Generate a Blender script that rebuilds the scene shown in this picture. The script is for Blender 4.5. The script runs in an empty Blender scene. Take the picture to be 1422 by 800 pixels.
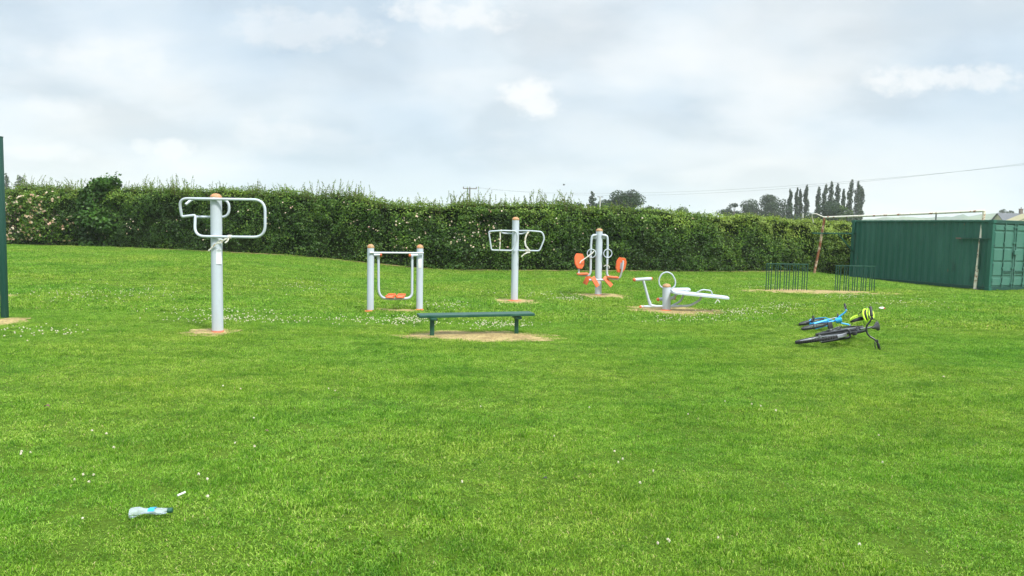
import bpy, bmesh, math, random
import numpy as np
from mathutils import Vector, Matrix, Euler

rnd = random.Random(7)
rng = np.random.default_rng(11)
S = bpy.context.scene
COL = S.collection
R = math.radians

# ------------------------------------------------------------------ camera model (measured from the photo)
W0, H0, FPX = 1422.0, 800.0, 1035.0
PITCH = math.atan(82.0/FPX)
ROLL = 0.021
CAM = Vector((0, 0, 1.6))
F_ = Vector((0, math.cos(PITCH), -math.sin(PITCH)))
U0 = Vector((0, math.sin(PITCH), math.cos(PITCH)))
R0 = Vector((1, 0, 0))
Rv = math.cos(ROLL)*R0 + math.sin(ROLL)*U0
Uv = -math.sin(ROLL)*R0 + math.cos(ROLL)*U0

def ray(px, py):
    return F_ + Rv*((px-W0/2)/FPX) - Uv*((py-H0/2)/FPX)
def P(px, py, depth):
    d = ray(px, py)
    return CAM + d*(depth/d.y)
def ss(a, b, x):
    t = np.clip((np.asarray(x, dtype=float)-a)/(b-a), 0, 1)
    return t*t*(3-2*t)
def zg(x, y):
    x = np.asarray(x, dtype=float); y = np.asarray(y, dtype=float)
    z = 0.42*ss(1.5, 9.5, -x)*ss(14, 26, y)
    z = z - 0.27*ss(12, 16.5, x)*ss(17, 26, y)
    z = z + 0.03*np.sin(x*0.35+1.0)*np.sin(y*0.27)*ss(6, 14, y)
    return z
def G(x, y, dz=0.0):
    return Vector((x, y, float(zg(x, y))+dz))
def at(px, py):
    d = ray(px, py); t = 1.6/max(-d.z, 0.004)
    for _ in range(40):
        p = CAM + d*t; h = float(zg(p.x, p.y))
        t2 = (h-CAM.z)/d.z
        if abs(t2-t) < 1e-4: break
        t = t*0.5+t2*0.5
    p = CAM + d*t
    return Vector((p.x, p.y, float(zg(p.x, p.y))))

# ------------------------------------------------------------------ noise in numpy
def _h(ix, iy, iz, seed):
    n = (ix*374761393 + iy*668265263 + iz*2147483647 + seed*1274126177) & 0xffffffff
    n = ((n ^ (n >> 13))*1274126177) & 0xffffffff
    n = (n ^ (n >> 16)) & 0xffffffff
    return n/4294967295.0
def vn(x, y, z=0.0, seed=0):
    x = np.asarray(x, float); y = np.asarray(y, float)+0*x; z = np.asarray(z, float)+0*x; x = x+0*y
    ix = np.floor(x).astype(np.int64); iy = np.floor(y).astype(np.int64); iz = np.floor(z).astype(np.int64)
    fx, fy, fz = x-ix, y-iy, z-iz
    fx = fx*fx*(3-2*fx); fy = fy*fy*(3-2*fy); fz = fz*fz*(3-2*fz)
    r = 0
    for a in (0, 1):
        for b in (0, 1):
            for c in (0, 1):
                w = (fx if a else 1-fx)*(fy if b else 1-fy)*(fz if c else 1-fz)
                r = r + w*_h(ix+a, iy+b, iz+c, seed)
    return r
def fbm(x, y, z=0.0, seed=0, o=3):
    s = 0; a = 0.5; t = 0
    for k in range(o):
        s = s + a*vn(np.asarray(x)*2**k, np.asarray(y)*2**k, np.asarray(z)*2**k, seed+k); t += a; a *= 0.5
    return s/t

# ------------------------------------------------------------------ tagging
def tag(o, label=None, cat=None, group=None, kind=None):
    if label: o['label'] = label
    if cat: o['category'] = cat
    if group: o['group'] = group
    if kind: o['kind'] = kind
    return o
def empty(name, loc, label=None, cat=None, group=None, rz=0.0):
    o = bpy.data.objects.new(name, None); COL.objects.link(o)
    o.location = loc; o.rotation_euler = (0, 0, rz); o.empty_display_size = 0.1
    return tag(o, label, cat, group)
def link(name, bm, mat, parent=None, smooth=True, world=True):
    """bm given in world coords when parent is an unrotated empty at parent.location (world=True)."""
    me = bpy.data.meshes.new(name)
    if parent is not None and world:
        off = Vector(parent.location)
        p = parent.parent
        while p is not None:
            off += Vector(p.location); p = p.parent
        bmesh.ops.translate(bm, verts=bm.verts, vec=-off)
    bmesh.ops.recalc_face_normals(bm, faces=bm.faces)
    bm.to_mesh(me); bm.free()
    if smooth:
        for f in me.polygons: f.use_smooth = True
        try: me.set_sharp_from_angle(angle=R(40))
        except Exception: pass
    mats = mat if isinstance(mat, (list, tuple)) else [mat]
    for m in mats: me.materials.append(m)
    o = bpy.data.objects.new(name, me); COL.objects.link(o)
    if parent is not None: o.parent = parent
    return o
def copy_tree(o, parent=None):
    c = o.copy(); COL.objects.link(c)
    if parent is not None: c.parent = parent
    for ch in list(o.children): copy_tree(ch, c)
    return c

# ------------------------------------------------------------------ shape helpers
def rounded(pts, rad, n=6, closed=False):
    pts = [Vector(p) for p in pts]; out = []
    N = len(pts)
    for i in range(N):
        if not closed and i in (0, N-1): out.append(pts[i]); continue
        a, b, c = pts[i-1], pts[i], pts[(i+1) % N]
        r = rad[i] if isinstance(rad, (list, tuple)) else rad
        u, v = (a-b), (c-b)
        r = min(r, u.length*0.48, v.length*0.48)
        p0 = b+u.normalized()*r; p1 = b+v.normalized()*r
        for k in range(n+1):
            t = k/n
            out.append(p0*(1-t)**2 + b*(2*t*(1-t)) + p1*t*t)
    return out
def tube(bm, pts, r, seg=10, closed=False, caps=True):
    pts = [Vector(p) for p in pts]
    q = [pts[0]]
    for p in pts[1:]:
        if (p-q[-1]).length > 1e-5: q.append(p)
    if closed and (q[0]-q[-1]).length < 1e-5: q.pop()
    pts = q; n = len(pts)
    rs = r if isinstance(r, (list, tuple)) else [r]*n
    rings = []; prev = None
    for i in range(n):
        if closed: t = pts[(i+1) % n]-pts[i-1]
        elif i == 0: t = pts[1]-pts[0]
        elif i == n-1: t = pts[-1]-pts[-2]
        else: t = (pts[i+1]-pts[i]).normalized()+(pts[i]-pts[i-1]).normalized()
        if t.length < 1e-6: t = Vector((0, 0, 1))
        t.normalize()
        if prev is None:
            a = Vector((0, 0, 1)) if abs(t.z) < 0.9 else Vector((1, 0, 0))
            nrm = t.cross(a).normalized()
        else:
            nrm = (prev - t*prev.dot(t))
            nrm = nrm.normalized() if nrm.length > 1e-6 else t.orthogonal().normalized()
        prev = nrm; bn = t.cross(nrm)
        rings.append([bm.verts.new(pts[i] + (nrm*math.cos(2*math.pi*k/seg)+bn*math.sin(2*math.pi*k/seg))*rs[i]) for k in range(seg)])
    m = n if closed else n-1
    for i in range(m):
        A, B = rings[i], rings[(i+1) % n]
        for k in range(seg):
            bm.faces.new((A[k], A[(k+1) % seg], B[(k+1) % seg], B[k]))
    if caps and not closed:
        bm.faces.new(rings[0][::-1]); bm.faces.new(rings[-1])
def box(bm, c, size, rot=None, bev=0.0):
    M = Matrix.Translation(Vector(c))
    if rot is not None: M = M @ rot.to_4x4()
    r = bmesh.ops.create_cube(bm, size=1.0, matrix=M @ Matrix.Diagonal((size[0], size[1], size[2], 1)))
    if bev > 0:
        es = list({e for v in r['verts'] for e in v.link_edges})
        bmesh.ops.bevel(bm, geom=es, offset=bev, segments=2, affect='EDGES', profile=0.5)
def bar(bm, a, b, w, h, bev=0.0, up=(0, 0, 1)):
    a = Vector(a); b = Vector(b); t = (b-a); L = t.length; t.normalize()
    u = Vector(up); s = t.cross(u)
    if s.length < 1e-4: s = t.orthogonal()
    s.normalize(); u = s.cross(t).normalized()
    rot = Matrix((t, s, u)).transposed()
    box(bm, (a+b)/2, (L, w, h), rot, bev)
def lathe(bm, c, prof, seg=20, axis=None):
    c = Vector(c)
    Rm = Matrix.Identity(3) if axis is None else Vector(axis).to_track_quat('Z', 'Y').to_matrix()
    rings = []
    for r, z in prof:
        if r < 1e-5: rings.append([bm.verts.new(c+Rm @ Vector((0, 0, z)))])
        else: rings.append([bm.verts.new(c+Rm @ Vector((r*math.cos(2*math.pi*k/seg), r*math.sin(2*math.pi*k/seg), z))) for k in range(seg)])
    for A, B in zip(rings, rings[1:]):
        for k in range(seg):
            k2 = (k+1) % seg
            if len(A) == 1 and len(B) == 1: continue
            if len(A) == 1: bm.faces.new((A[0], B[k], B[k2]))
            elif len(B) == 1: bm.faces.new((A[k], A[k2], B[0]))
            else: bm.faces.new((A[k], A[k2], B[k2], B[k]))
def NB(): return bmesh.new()

# ------------------------------------------------------------------ materials
def mat_new(name):
    m = bpy.data.materials.new(name); m.use_nodes = True
    nt = m.node_tree; b = nt.nodes['Principled BSDF']
    return m, nt, b
def ramp(nt, fac, cols):
    n = nt.nodes.new('ShaderNodeValToRGB')
    while len(n.color_ramp.elements) < len(cols): n.color_ramp.elements.new(0.5)
    for e, (p, c) in zip(n.color_ramp.elements, cols):
        e.position = p; e.color = (*c, 1)
    nt.links.new(fac, n.inputs['Fac']); return n.outputs['Color']
def noise(nt, scale, detail=4, coords='Object', rough=0.55, vec=None, scl=None):
    tc = nt.nodes.new('ShaderNodeTexCoord')
    src = vec if vec is not None else tc.outputs[coords]
    if scl is not None:
        mp = nt.nodes.new('ShaderNodeMapping'); mp.inputs['Scale'].default_value = scl
        nt.links.new(src, mp.inputs['Vector']); src = mp.outputs['Vector']
    n = nt.nodes.new('ShaderNodeTexNoise'); n.inputs['Scale'].default_value = scale
    n.inputs['Detail'].default_value = detail; n.inputs['Roughness'].default_value = rough
    nt.links.new(src, n.inputs['Vector']); return n.outputs['Fac']
def mix(nt, fac, a, b, mode='MIX'):
    n = nt.nodes.new('ShaderNodeMix'); n.data_type = 'RGBA'; n.blend_type = mode
    for sock, v in ((n.inputs[0], fac), (n.inputs[6], a), (n.inputs[7], b)):
        if isinstance(v, (int, float)): sock.default_value = v
        elif isinstance(v, tuple): sock.default_value = (*v, 1) if len(v) == 3 else v
        else: nt.links.new(v, sock)
    return n.outputs[2]
def math_(nt, op, a, b=None):
    n = nt.nodes.new('ShaderNodeMath'); n.operation = op
    for i, v in enumerate((a, b)):
        if v is None: continue
        if isinstance(v, (int, float)): n.inputs[i].default_value = v
        else: nt.links.new(v, n.inputs[i])
    return n.outputs[0]
def bump(nt, b, h, s=0.3, d=0.01):
    n = nt.nodes.new('ShaderNodeBump'); n.inputs['Strength'].default_value = s; n.inputs['Distance'].default_value = d
    nt.links.new(h, n.inputs['Height']); nt.links.new(n.outputs['Normal'], b.inputs['Normal'])

def paint(name, c, rough=0.45, dirt=(0.25, 0.22, 0.16), amt=0.35, scale=6.0, metallic=0.0, streak=True):
    m, nt, b = mat_new(name)
    n1 = noise(nt, scale, 5, scl=(1, 1, 0.25) if streak else None)
    n2 = noise(nt, scale*5, 3)
    f = ramp(nt, n1, [(0.45, (0, 0, 0)), (0.75, (1, 1, 1))])
    f2 = ramp(nt, n2, [(0.55, (0, 0, 0)), (0.7, (1, 1, 1))])
    c1 = mix(nt, math_(nt, 'MULTIPLY', f, amt), tuple(c), dirt)
    v = mix(nt, math_(nt, 'MULTIPLY', f2, amt*0.4), c1, tuple(x*0.75 for x in c))
    nt.links.new(v, b.inputs['Base Color'])
    rr = nt.nodes.new('ShaderNodeMapRange'); rr.inputs[3].default_value = rough-0.08; rr.inputs[4].default_value = min(1, rough+0.2)
    nt.links.new(n1, rr.inputs[0]); nt.links.new(rr.outputs[0], b.inputs['Roughness'])
    b.inputs['Metallic'].default_value = metallic
    bump(nt, b, n2, 0.08, 0.002)
    return m
def rusty(name, c, rust, lo, hi, scale, rough=0.55):
    m, nt, b = mat_new(name)
    n1 = noise(nt, scale, 6, rough=0.65)
    n2 = noise(nt, scale*4, 4)
    f = ramp(nt, n1, [(lo, (0, 0, 0)), (hi, (1, 1, 1))])
    rc = ramp(nt, n2, [(0.3, tuple(x*0.45 for x in rust)), (0.7, rust)])
    nt.links.new(mix(nt, f, tuple(c), rc), b.inputs['Base Color'])
    b.inputs['Roughness'].default_value = rough
    bump(nt, b, n2, 0.3, 0.003)
    return m
def plain(name, c, rough=0.5, metallic=0.0, var=0.25, scale=20):
    m, nt, b = mat_new(name)
    n1 = noise(nt, scale, 4)
    nt.links.new(mix(nt, n1, tuple(x*(1-var) for x in c), tuple(min(1, x*(1+var)) for x in c)), b.inputs['Base Color'])
    b.inputs['Roughness'].default_value = rough; b.inputs['Metallic'].default_value = metallic
    return m
def leafmat(name, cols, trans=0.3, wscale=0.6, wamt=0.5, rough=0.5):
    m, nt, b = mat_new(name)
    a = nt.nodes.new('ShaderNodeAttribute'); a.attribute_name = 'tint'
    c = ramp(nt, a.outputs['Fac'], cols)
    geo = nt.nodes.new('ShaderNodeNewGeometry')
    n = noise(nt, wscale, 3, vec=geo.outputs['Position'])
    f = ramp(nt, n, [(0.35, (1-wamt,)*3), (0.65, (1+0*wamt,)*3)])
    c = mix(nt, 1.0, c, f, 'MULTIPLY')
    nt.links.new(c, b.inputs['Base Color']); b.inputs['Roughness'].default_value = rough
    b.inputs['Specular IOR Level'].default_value = 0.3
    t = nt.nodes.new('ShaderNodeBsdfTranslucent')
    nt.links.new(mix(nt, 1.0, c, (1.25, 1.2, 0.5), 'MULTIPLY'), t.inputs['Color'])
    ms = nt.nodes.new('ShaderNodeMixShader'); ms.inputs[0].default_value = trans
    nt.links.new(b.outputs[0], ms.inputs[1]); nt.links.new(t.outputs[0], ms.inputs[2])
    nt.links.new(ms.outputs[0], nt.nodes['Material Output'].inputs['Surface'])
    return m

M = {}
M['grey'] = paint('light_grey_paint', (0.46, 0.52, 0.58), 0.38, (0.30, 0.31, 0.30), 0.5, 5)
M['orange'] = paint('faded_orange_plastic', (0.66, 0.125, 0.035), 0.5, (0.52, 0.22, 0.10), 0.6, 14, streak=False)
M['cap'] = rusty('sun_bleached_cap', (0.55, 0.19, 0.07), (0.46, 0.29, 0.13), 0.36, 0.5, 14)
M['green'] = paint('dark_green_paint', (0.005, 0.060, 0.036), 0.4, (0.05, 0.13, 0.10), 0.5, 7)
M['greendk'] = paint('deep_green_paint', (0.006, 0.055, 0.04), 0.45, (0.02, 0.07, 0.05), 0.5, 6)
M['cont'] = paint('container_paint', (0.008, 0.095, 0.064), 0.5, (0.04, 0.15, 0.11), 0.55, 1.6)
def add_rust(m, lo, hi, c=(0.16, 0.075, 0.04), scale=5.0, scl=(1, 1, 0.3)):
    nt = m.node_tree; b = nt.nodes['Principled BSDF']; src = b.inputs['Base Color'].links[0].from_socket
    n = noise(nt, scale, 7, rough=0.7, scl=scl); f = ramp(nt, n, [(lo, (0, 0, 0)), (hi, (1, 1, 1))])
    nt.links.new(mix(nt, f, src, c), b.inputs['Base Color'])
M['door'] = paint('door_paint', (0.045, 0.155, 0.115), 0.5, (0.08, 0.19, 0.15), 0.6, 2.5)
add_rust(M['cont'], 0.66, 0.74); add_rust(M['door'], 0.66, 0.75)
add_rust(M['cont'], 0.60, 0.78, (0.002, 0.035, 0.025), 2.2)
M['gasket'] = plain('black_rubber', (0.01, 0.018, 0.016), 0.7)
M['rustw'] = rusty('rusty_white_paint', (0.66, 0.64, 0.56), (0.34, 0.14, 0.06), 0.54, 0.60, 5.5)
M['rusthv'] = rusty('heavy_rust_paint', (0.55, 0.42, 0.30), (0.34, 0.12, 0.05), 0.42, 0.52, 5)
M['rusty_post'] = rusty('rust_stained_cream_paint', (0.70, 0.66, 0.54), (0.42, 0.20, 0.08), 0.50, 0.60, 7)
M['soil'] = None
M['tyre'] = plain('tyre_rubber', (0.02, 0.02, 0.021), 0.8)
M['black'] = plain('black_paint', (0.014, 0.015, 0.018), 0.3)
M['blackpl'] = plain('black_plastic', (0.02, 0.021, 0.024), 0.55)
M['silver'] = plain('brushed_metal', (0.34, 0.35, 0.37), 0.35, 0.85, 0.1)
M['blue'] = plain('sky_blue_paint', (0.02, 0.36, 0.75), 0.3, 0, 0.08)
M['lime'] = plain('lime_plastic', (0.50, 0.80, 0.03), 0.4, 0, 0.08)
M['white'] = plain('white_paper', (0.8, 0.8, 0.78), 0.6, 0, 0.05)
M['tape'] = rusty('worn_pale_tape', (0.72, 0.72, 0.68), (0.50, 0.38, 0.16), 0.52, 0.6, 22)
M['bark'] = plain('bark', (0.10, 0.08, 0.06), 0.9, 0, 0.4, 8)
M['wood'] = plain('weathered_pole_wood', (0.13, 0.115, 0.10), 0.9, 0, 0.3, 4)
M['wire'] = plain('wire_metal', (0.10, 0.11, 0.12), 0.6)
M['slate'] = plain('slate_roof', (0.09, 0.10, 0.115), 0.7, 0, 0.3, 2)
M['stone'] = plain('pale_rendered_wall', (0.42, 0.40, 0.27), 0.9, 0, 0.2, 3)
M['brick'] = plain('brown_brick', (0.17, 0.13, 0.11), 0.9, 0, 0.3, 5)
M['glassdk'] = plain('window_glass', (0.05, 0.06, 0.07), 0.1)

# hedge/tree foliage
M['hedge'] = leafmat('hedge_leaves', [(0.0, (0.020, 0.060, 0.008)), (0.4, (0.060, 0.150, 0.014)), (0.75, (0.155, 0.275, 0.030)), (1.0, (0.29, 0.40, 0.065))], 0.28, 1.1, 0.35)
M['maple'] = leafmat('broad_shrub_leaves', [(0.0, (0.02, 0.065, 0.010)), (0.6, (0.06, 0.16, 0.02)), (1.0, (0.15, 0.29, 0.04))], 0.22)
M['rose'] = leafmat('rose_petals', [(0.0, (0.52, 0.32, 0.24)), (0.5, (0.70, 0.55, 0.40)), (1.0, (0.78, 0.70, 0.60))], 0.3, 2, 0.1)
M['oak'] = leafmat('oak_leaves', [(0.0, (0.008, 0.028, 0.005)), (1.0, (0.034, 0.085, 0.014))], 0.12, 0.5, 0.4)
M['poplar'] = leafmat('poplar_leaves', [(0.0, (0.015, 0.036, 0.014)), (1.0, (0.045, 0.080, 0.028))], 0.15, 0.4, 0.3)
M['conifer'] = leafmat('conifer_leaves', [(0.0, (0.012, 0.035, 0.014)), (1.0, (0.035, 0.075, 0.024))], 0.1)
M['limeleaf'] = leafmat('light_tree_leaves', [(0.0, (0.05, 0.10, 0.02)), (1.0, (0.13, 0.20, 0.05))], 0.25)
M['twig'] = plain('brown_twig', (0.12, 0.075, 0.045), 0.9)

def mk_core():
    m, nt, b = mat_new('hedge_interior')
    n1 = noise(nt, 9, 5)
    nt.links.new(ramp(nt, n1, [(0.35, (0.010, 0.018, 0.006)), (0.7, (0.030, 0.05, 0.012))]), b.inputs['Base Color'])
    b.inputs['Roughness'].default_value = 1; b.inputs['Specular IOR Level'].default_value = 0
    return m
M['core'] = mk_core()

def mk_soil():
    m, nt, b = mat_new('dry_worn_soil')
    n1 = noise(nt, 2.5, 6, rough=0.7); n2 = noise(nt, 30, 6, rough=0.75)
    c = ramp(nt, n1, [(0.3, (0.24, 0.17, 0.075)), (0.5, (0.40, 0.31, 0.135)), (0.7, (0.52, 0.43, 0.20))])
    c2 = mix(nt, 1.0, c, ramp(nt, n2, [(0.36, (0.35, 0.33, 0.28)), (0.6, (1.1, 1.08, 1.0))]), 'MULTIPLY')
    nt.links.new(c2, b.inputs['Base Color']); b.inputs['Roughness'].default_value = 0.95
    bump(nt, b, n2, 0.7, 0.02)
    return m
M['soil'] = mk_soil()

def mk_ground():
    m, nt, b = mat_new('turf')
    n1 = noise(nt, 0.5, 5); n2 = noise(nt, 40, 5, rough=0.7)
    c = ramp(nt, n1, [(0.3, (0.075, 0.15, 0.014)), (0.7, (0.12, 0.20, 0.022))])
    c2 = mix(nt, 1.0, c, ramp(nt, n2, [(0.3, (0.45, 0.45, 0.4)), (0.7, (1.1, 1.1, 1.0))]), 'MULTIPLY')
    nt.links.new(c2, b.inputs['Base Color']); b.inputs['Roughness'].default_value = 1
    b.inputs['Specular IOR Level'].default_value = 0.1
    bump(nt, b, n2, 0.8, 0.03)
    return m
M['turf'] = mk_ground()

def mk_grass(name, cols, trans=0.35):
    m, nt, b = mat_new(name)
    a = nt.nodes.new('ShaderNodeAttribute'); a.attribute_name = 'tint'
    geo = nt.nodes.new('ShaderNodeNewGeometry')
    n1 = noise(nt, 0.35, 4, vec=geo.outputs['Position'])
    n2 = noise(nt, 1.0, 5, vec=geo.outputs['Position'], scl=(1.0, 2.4, 1.0))
    n3 = noise(nt, 7.0, 4, vec=geo.outputs['Position'])
    c = ramp(nt, a.outputs['Fac'], cols)
    c = mix(nt, 1.0, c, ramp(nt, n1, [(0.35, (0.80, 0.95, 0.85)), (0.65, (1.22, 1.05, 1.2))]), 'MULTIPLY')
    c = mix(nt, 1.0, c, ramp(nt, n2, [(0.33, (0.66, 0.76, 0.66)), (0.5, (0.97, 0.98, 0.97)), (0.66, (1.2, 1.1, 1.35))]), 'MULTIPLY')
    c = mix(nt, 1.0, c, ramp(nt, n3, [(0.32, (0.64, 0.74, 0.64)), (0.5, (0.98, 0.98, 0.98)), (0.70, (1.22, 1.12, 1.4))]), 'MULTIPLY')
    nt.links.new(c, b.inputs['Base Color']); b.inputs['Roughness'].default_value = 0.55
    b.inputs['Specular IOR Level'].default_value = 0.25
    t = nt.nodes.new('ShaderNodeBsdfTranslucent')
    nt.links.new(mix(nt, 1.0, c, (1.2, 1.15, 0.5), 'MULTIPLY'), t.inputs['Color'])
    ms = nt.nodes.new('ShaderNodeMixShader'); ms.inputs[0].default_value = trans
    nt.links.new(b.outputs[0], ms.inputs[1]); nt.links.new(t.outputs[0], ms.inputs[2])
    nt.links.new(ms.outputs[0], nt.nodes['Material Output'].inputs['Surface'])
    return m
M['grass'] = mk_grass('grass_blades', [(0.0, (0.050, 0.145, 0.007)), (0.5, (0.19, 0.395, 0.022)), (0.88, (0.38, 0.58, 0.09)), (0.94, (0.50, 0.50, 0.17)), (1.0, (0.56, 0.48, 0.26))])

# ------------------------------------------------------------------ fast mesh from arrays
def quads_mesh(name, V, nper, mats, tint=None, parent=None, smooth=False):
    """V: (N*nper,3) vertices, consecutive nper vertices make one face"""
    me = bpy.data.meshes.new(name)
    nv = len(V); nf = nv//nper
    me.vertices.add(nv); me.vertices.foreach_set('co', np.asarray(V, dtype=np.float32).ravel())
    me.loops.add(nv); me.loops.foreach_set('vertex_index', np.arange(nv, dtype=np.int32))
    me.polygons.add(nf); me.polygons.foreach_set('loop_start', np.arange(0, nv, nper, dtype=np.int32))
    me.update(calc_edges=True)
    if tint is not None:
        a = me.attributes.new('tint', 'FLOAT', 'POINT')
        a.data.foreach_set('value', np.repeat(np.asarray(tint, dtype=np.float32), nper))
    for m in (mats if isinstance(mats, list) else [mats]): me.materials.append(m)
    o = bpy.data.objects.new(name, me)
    if parent is not None: o.parent = parent
    return o
def leaf_quads(C, N, size, aspect=0.6):
    """diamond leaves: centres C, normals N (un-normalised), size array"""
    n = len(C)
    N = N/np.maximum(np.linalg.norm(N, axis=1, keepdims=True), 1e-6)
    rv = rng.normal(size=(n, 3))
    u = np.cross(N, rv); u /= np.maximum(np.linalg.norm(u, axis=1, keepdims=True), 1e-6)
    v = np.cross(N, u)
    s = np.asarray(size).reshape(-1, 1)*0.5
    fold = N*s*0.25
    V = np.stack([C-u*s, C-v*s*aspect+fold, C+u*s, C+v*s*aspect+fold], axis=1)
    return V.reshape(-1, 3)

# ------------------------------------------------------------------ ground
def build_ground():
    xs = np.unique(np.concatenate([np.linspace(-3000, -120, 12), np.linspace(-120, -40, 9), np.linspace(-40, 40, 161), np.linspace(40, 120, 9), np.linspace(120, 3000, 12)]))
    ys = np.unique(np.concatenate([np.linspace(-200, -5, 6), np.linspace(-5, 45, 101), np.linspace(45, 120, 8), np.linspace(120, 3200, 14)]))
    X, Y = np.meshgrid(xs, ys); Z = zg(X, Y)*1.0
    V = np.stack([X.ravel(), Y.ravel(), Z.ravel()], 1)
    nx, ny = len(xs), len(ys)
    faces = [(j*nx+i, j*nx+i+1, (j+1)*nx+i+1, (j+1)*nx+i) for j in range(ny-1) for i in range(nx-1)]
    me = bpy.data.meshes.new('ground'); me.from_pydata(V.tolist(), [], faces)
    for f in me.polygons: f.use_smooth = True
    me.materials.append(M['turf'])
    o = bpy.data.objects.new('ground', me); COL.objects.link(o); tag(o, kind='structure')
build_ground()

# ------------------------------------------------------------------ worn soil patches
SOIL = []   # (cx, cy, rx, ry, seed)
def soil_patch(x0, x1, y0, y1, label, k=1.0, seed=0):
    """pixel extents of the patch -> ellipse on the ground"""
    xm = (x0+x1)/2; ym = (y0+y1)/2
    c = at(xm, ym); l = at(x0, ym); r = at(x1, ym); n = at(xm, y1); f = at(xm, y0)
    rx = abs(r.x-l.x)/2; ry = abs(f.y-n.y)/2
    cy = (f.y+n.y)/2
    SOIL.append((c.x, cy, rx, ry, seed))
    bm = NB(); nr, na = 5, 72
    rings = []
    for i in range(nr+1):
        q = i/nr; ring = []
        for j in range(na):
            a = 2*math.pi*j/na
            e = 1 + 0.30*(fbm(3+2*math.cos(a), 3+2*math.sin(a), seed, 5, 4)-0.5)*2 + 0.18*(vn(9*math.cos(a)+20, 9*math.sin(a)+20, seed, 9)-0.5)
            e = float(e)*1.12
            x = c.x+rx*e*q*math.cos(a); y = cy+ry*e*q*math.sin(a)
            ring.append(bm.verts.new(G(x, y, 0.012-0.006*q + 0.004*rnd.random()*(1-q))))
            if i == 0: break
        rings.append(ring)
    for A, B in zip(rings, rings[1:]):
        for j in range(na):
            if len(A) == 1: bm.faces.new((A[0], B[j], B[(j+1) % na]))
            else: bm.faces.new((A[j], B[j], B[(j+1) % na], A[(j+1) % na]))
    o = link('bare_soil', bm, M['soil'])
    tag(o, label, kind='structure')
def soil_q(x, y, edge=1.0):
    """0 outside ... >0 inside any worn patch"""
    q = np.zeros_like(np.asarray(x, float))
    for cx, cy, rx, ry, sd in SOIL:
        d = np.sqrt(((x-cx)/rx)**2+((y-cy)/ry)**2)
        d = d + 0.35*(fbm(np.asarray(x)*4, np.asarray(y)*4, sd, 3)-0.5)*2
        q = np.maximum(q, 1.0-d)
    return q
soil_patch(257, 328, 456, 467, 'worn earth round the tall pole with the wide handle loop', seed=1)
soil_patch(567, 775, 461, 475, 'long worn earth strip beneath the green bench', seed=2)
soil_patch(680, 748, 415.5, 422, 'worn earth round the pole with the small wrist loops', seed=3)
soil_patch(800, 872, 407.5, 415, 'worn earth beneath the twin seat press machine', seed=4)
soil_patch(872, 1000, 426.5, 437.5, 'worn earth beneath the sit up board', seed=5)
soil_patch(1038, 1228, 402.5, 408.5, 'long worn earth strip in front of the two cycle racks', seed=6)
soil_patch(505, 592, 429.5, 433.0, 'thin worn earth between the swing walker posts', seed=7)
soil_patch(-40, 26, 441, 455, 'worn earth at the foot of the green fence post', seed=8)
soil_patch(-25, 19, 409, 417, 'small worn earth spot beyond the green fence post', seed=9)

# ------------------------------------------------------------------ lawn (instanced blades)
def blade_tuft(name, nb, rad, lmin, lmax, wmin, wmax, seed, longp=0.02):
    g = np.random.default_rng(seed)
    r = rad*np.sqrt(g.random(nb)); a = g.random(nb)*2*np.pi
    base = np.stack([r*np.cos(a), r*np.sin(a), np.full(nb, -0.004)], 1)
    L = lmin+(lmax-lmin)*g.random(nb); lon = g.random(nb) < longp; L[lon] *= 1.6
    w = wmin+(wmax-wmin)*g.random(nb)
    la = g.random(nb)*2*np.pi; lean = 0.35+0.70*g.random(nb)**0.8
    d = np.stack([np.cos(la), np.sin(la), np.zeros(nb)], 1)
    wa = g.random(nb)*2*np.pi; sd = np.stack([np.cos(wa), np.sin(wa), 0*wa], 1)
    up = np.array([0, 0, 1.0])
    L_ = L[:, None]; le = lean[:, None]; w_ = w[:, None]
    mid = base+up*L_*0.55*(1-0.25*le)+d*L_*0.30*le
    tip = base+up*L_*(1-0.65*le)+d*L_*0.85*le
    V = np.stack([base-sd*w_*0.5, base+sd*w_*0.5, mid+sd*w_*0.4, mid-sd*w_*0.4,
                  mid-sd*w_*0.4, mid+sd*w_*0.4, tip+sd*w_*0.08, tip-sd*w_*0.08], 1).reshape(-1, 3)
    t = np.clip(g.normal(0.42, 0.30, nb), 0, 0.88); dry = g.random(nb) < 0.05; t[dry] = 0.9+0.1*g.random(dry.sum())
    return quads_mesh(name, V, 4, M['grass'], np.repeat(t, 2))
def src_collection(name, objs):
    c = bpy.data.collections.new(name)
    for o in objs: c.objects.link(o)
    return c
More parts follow.
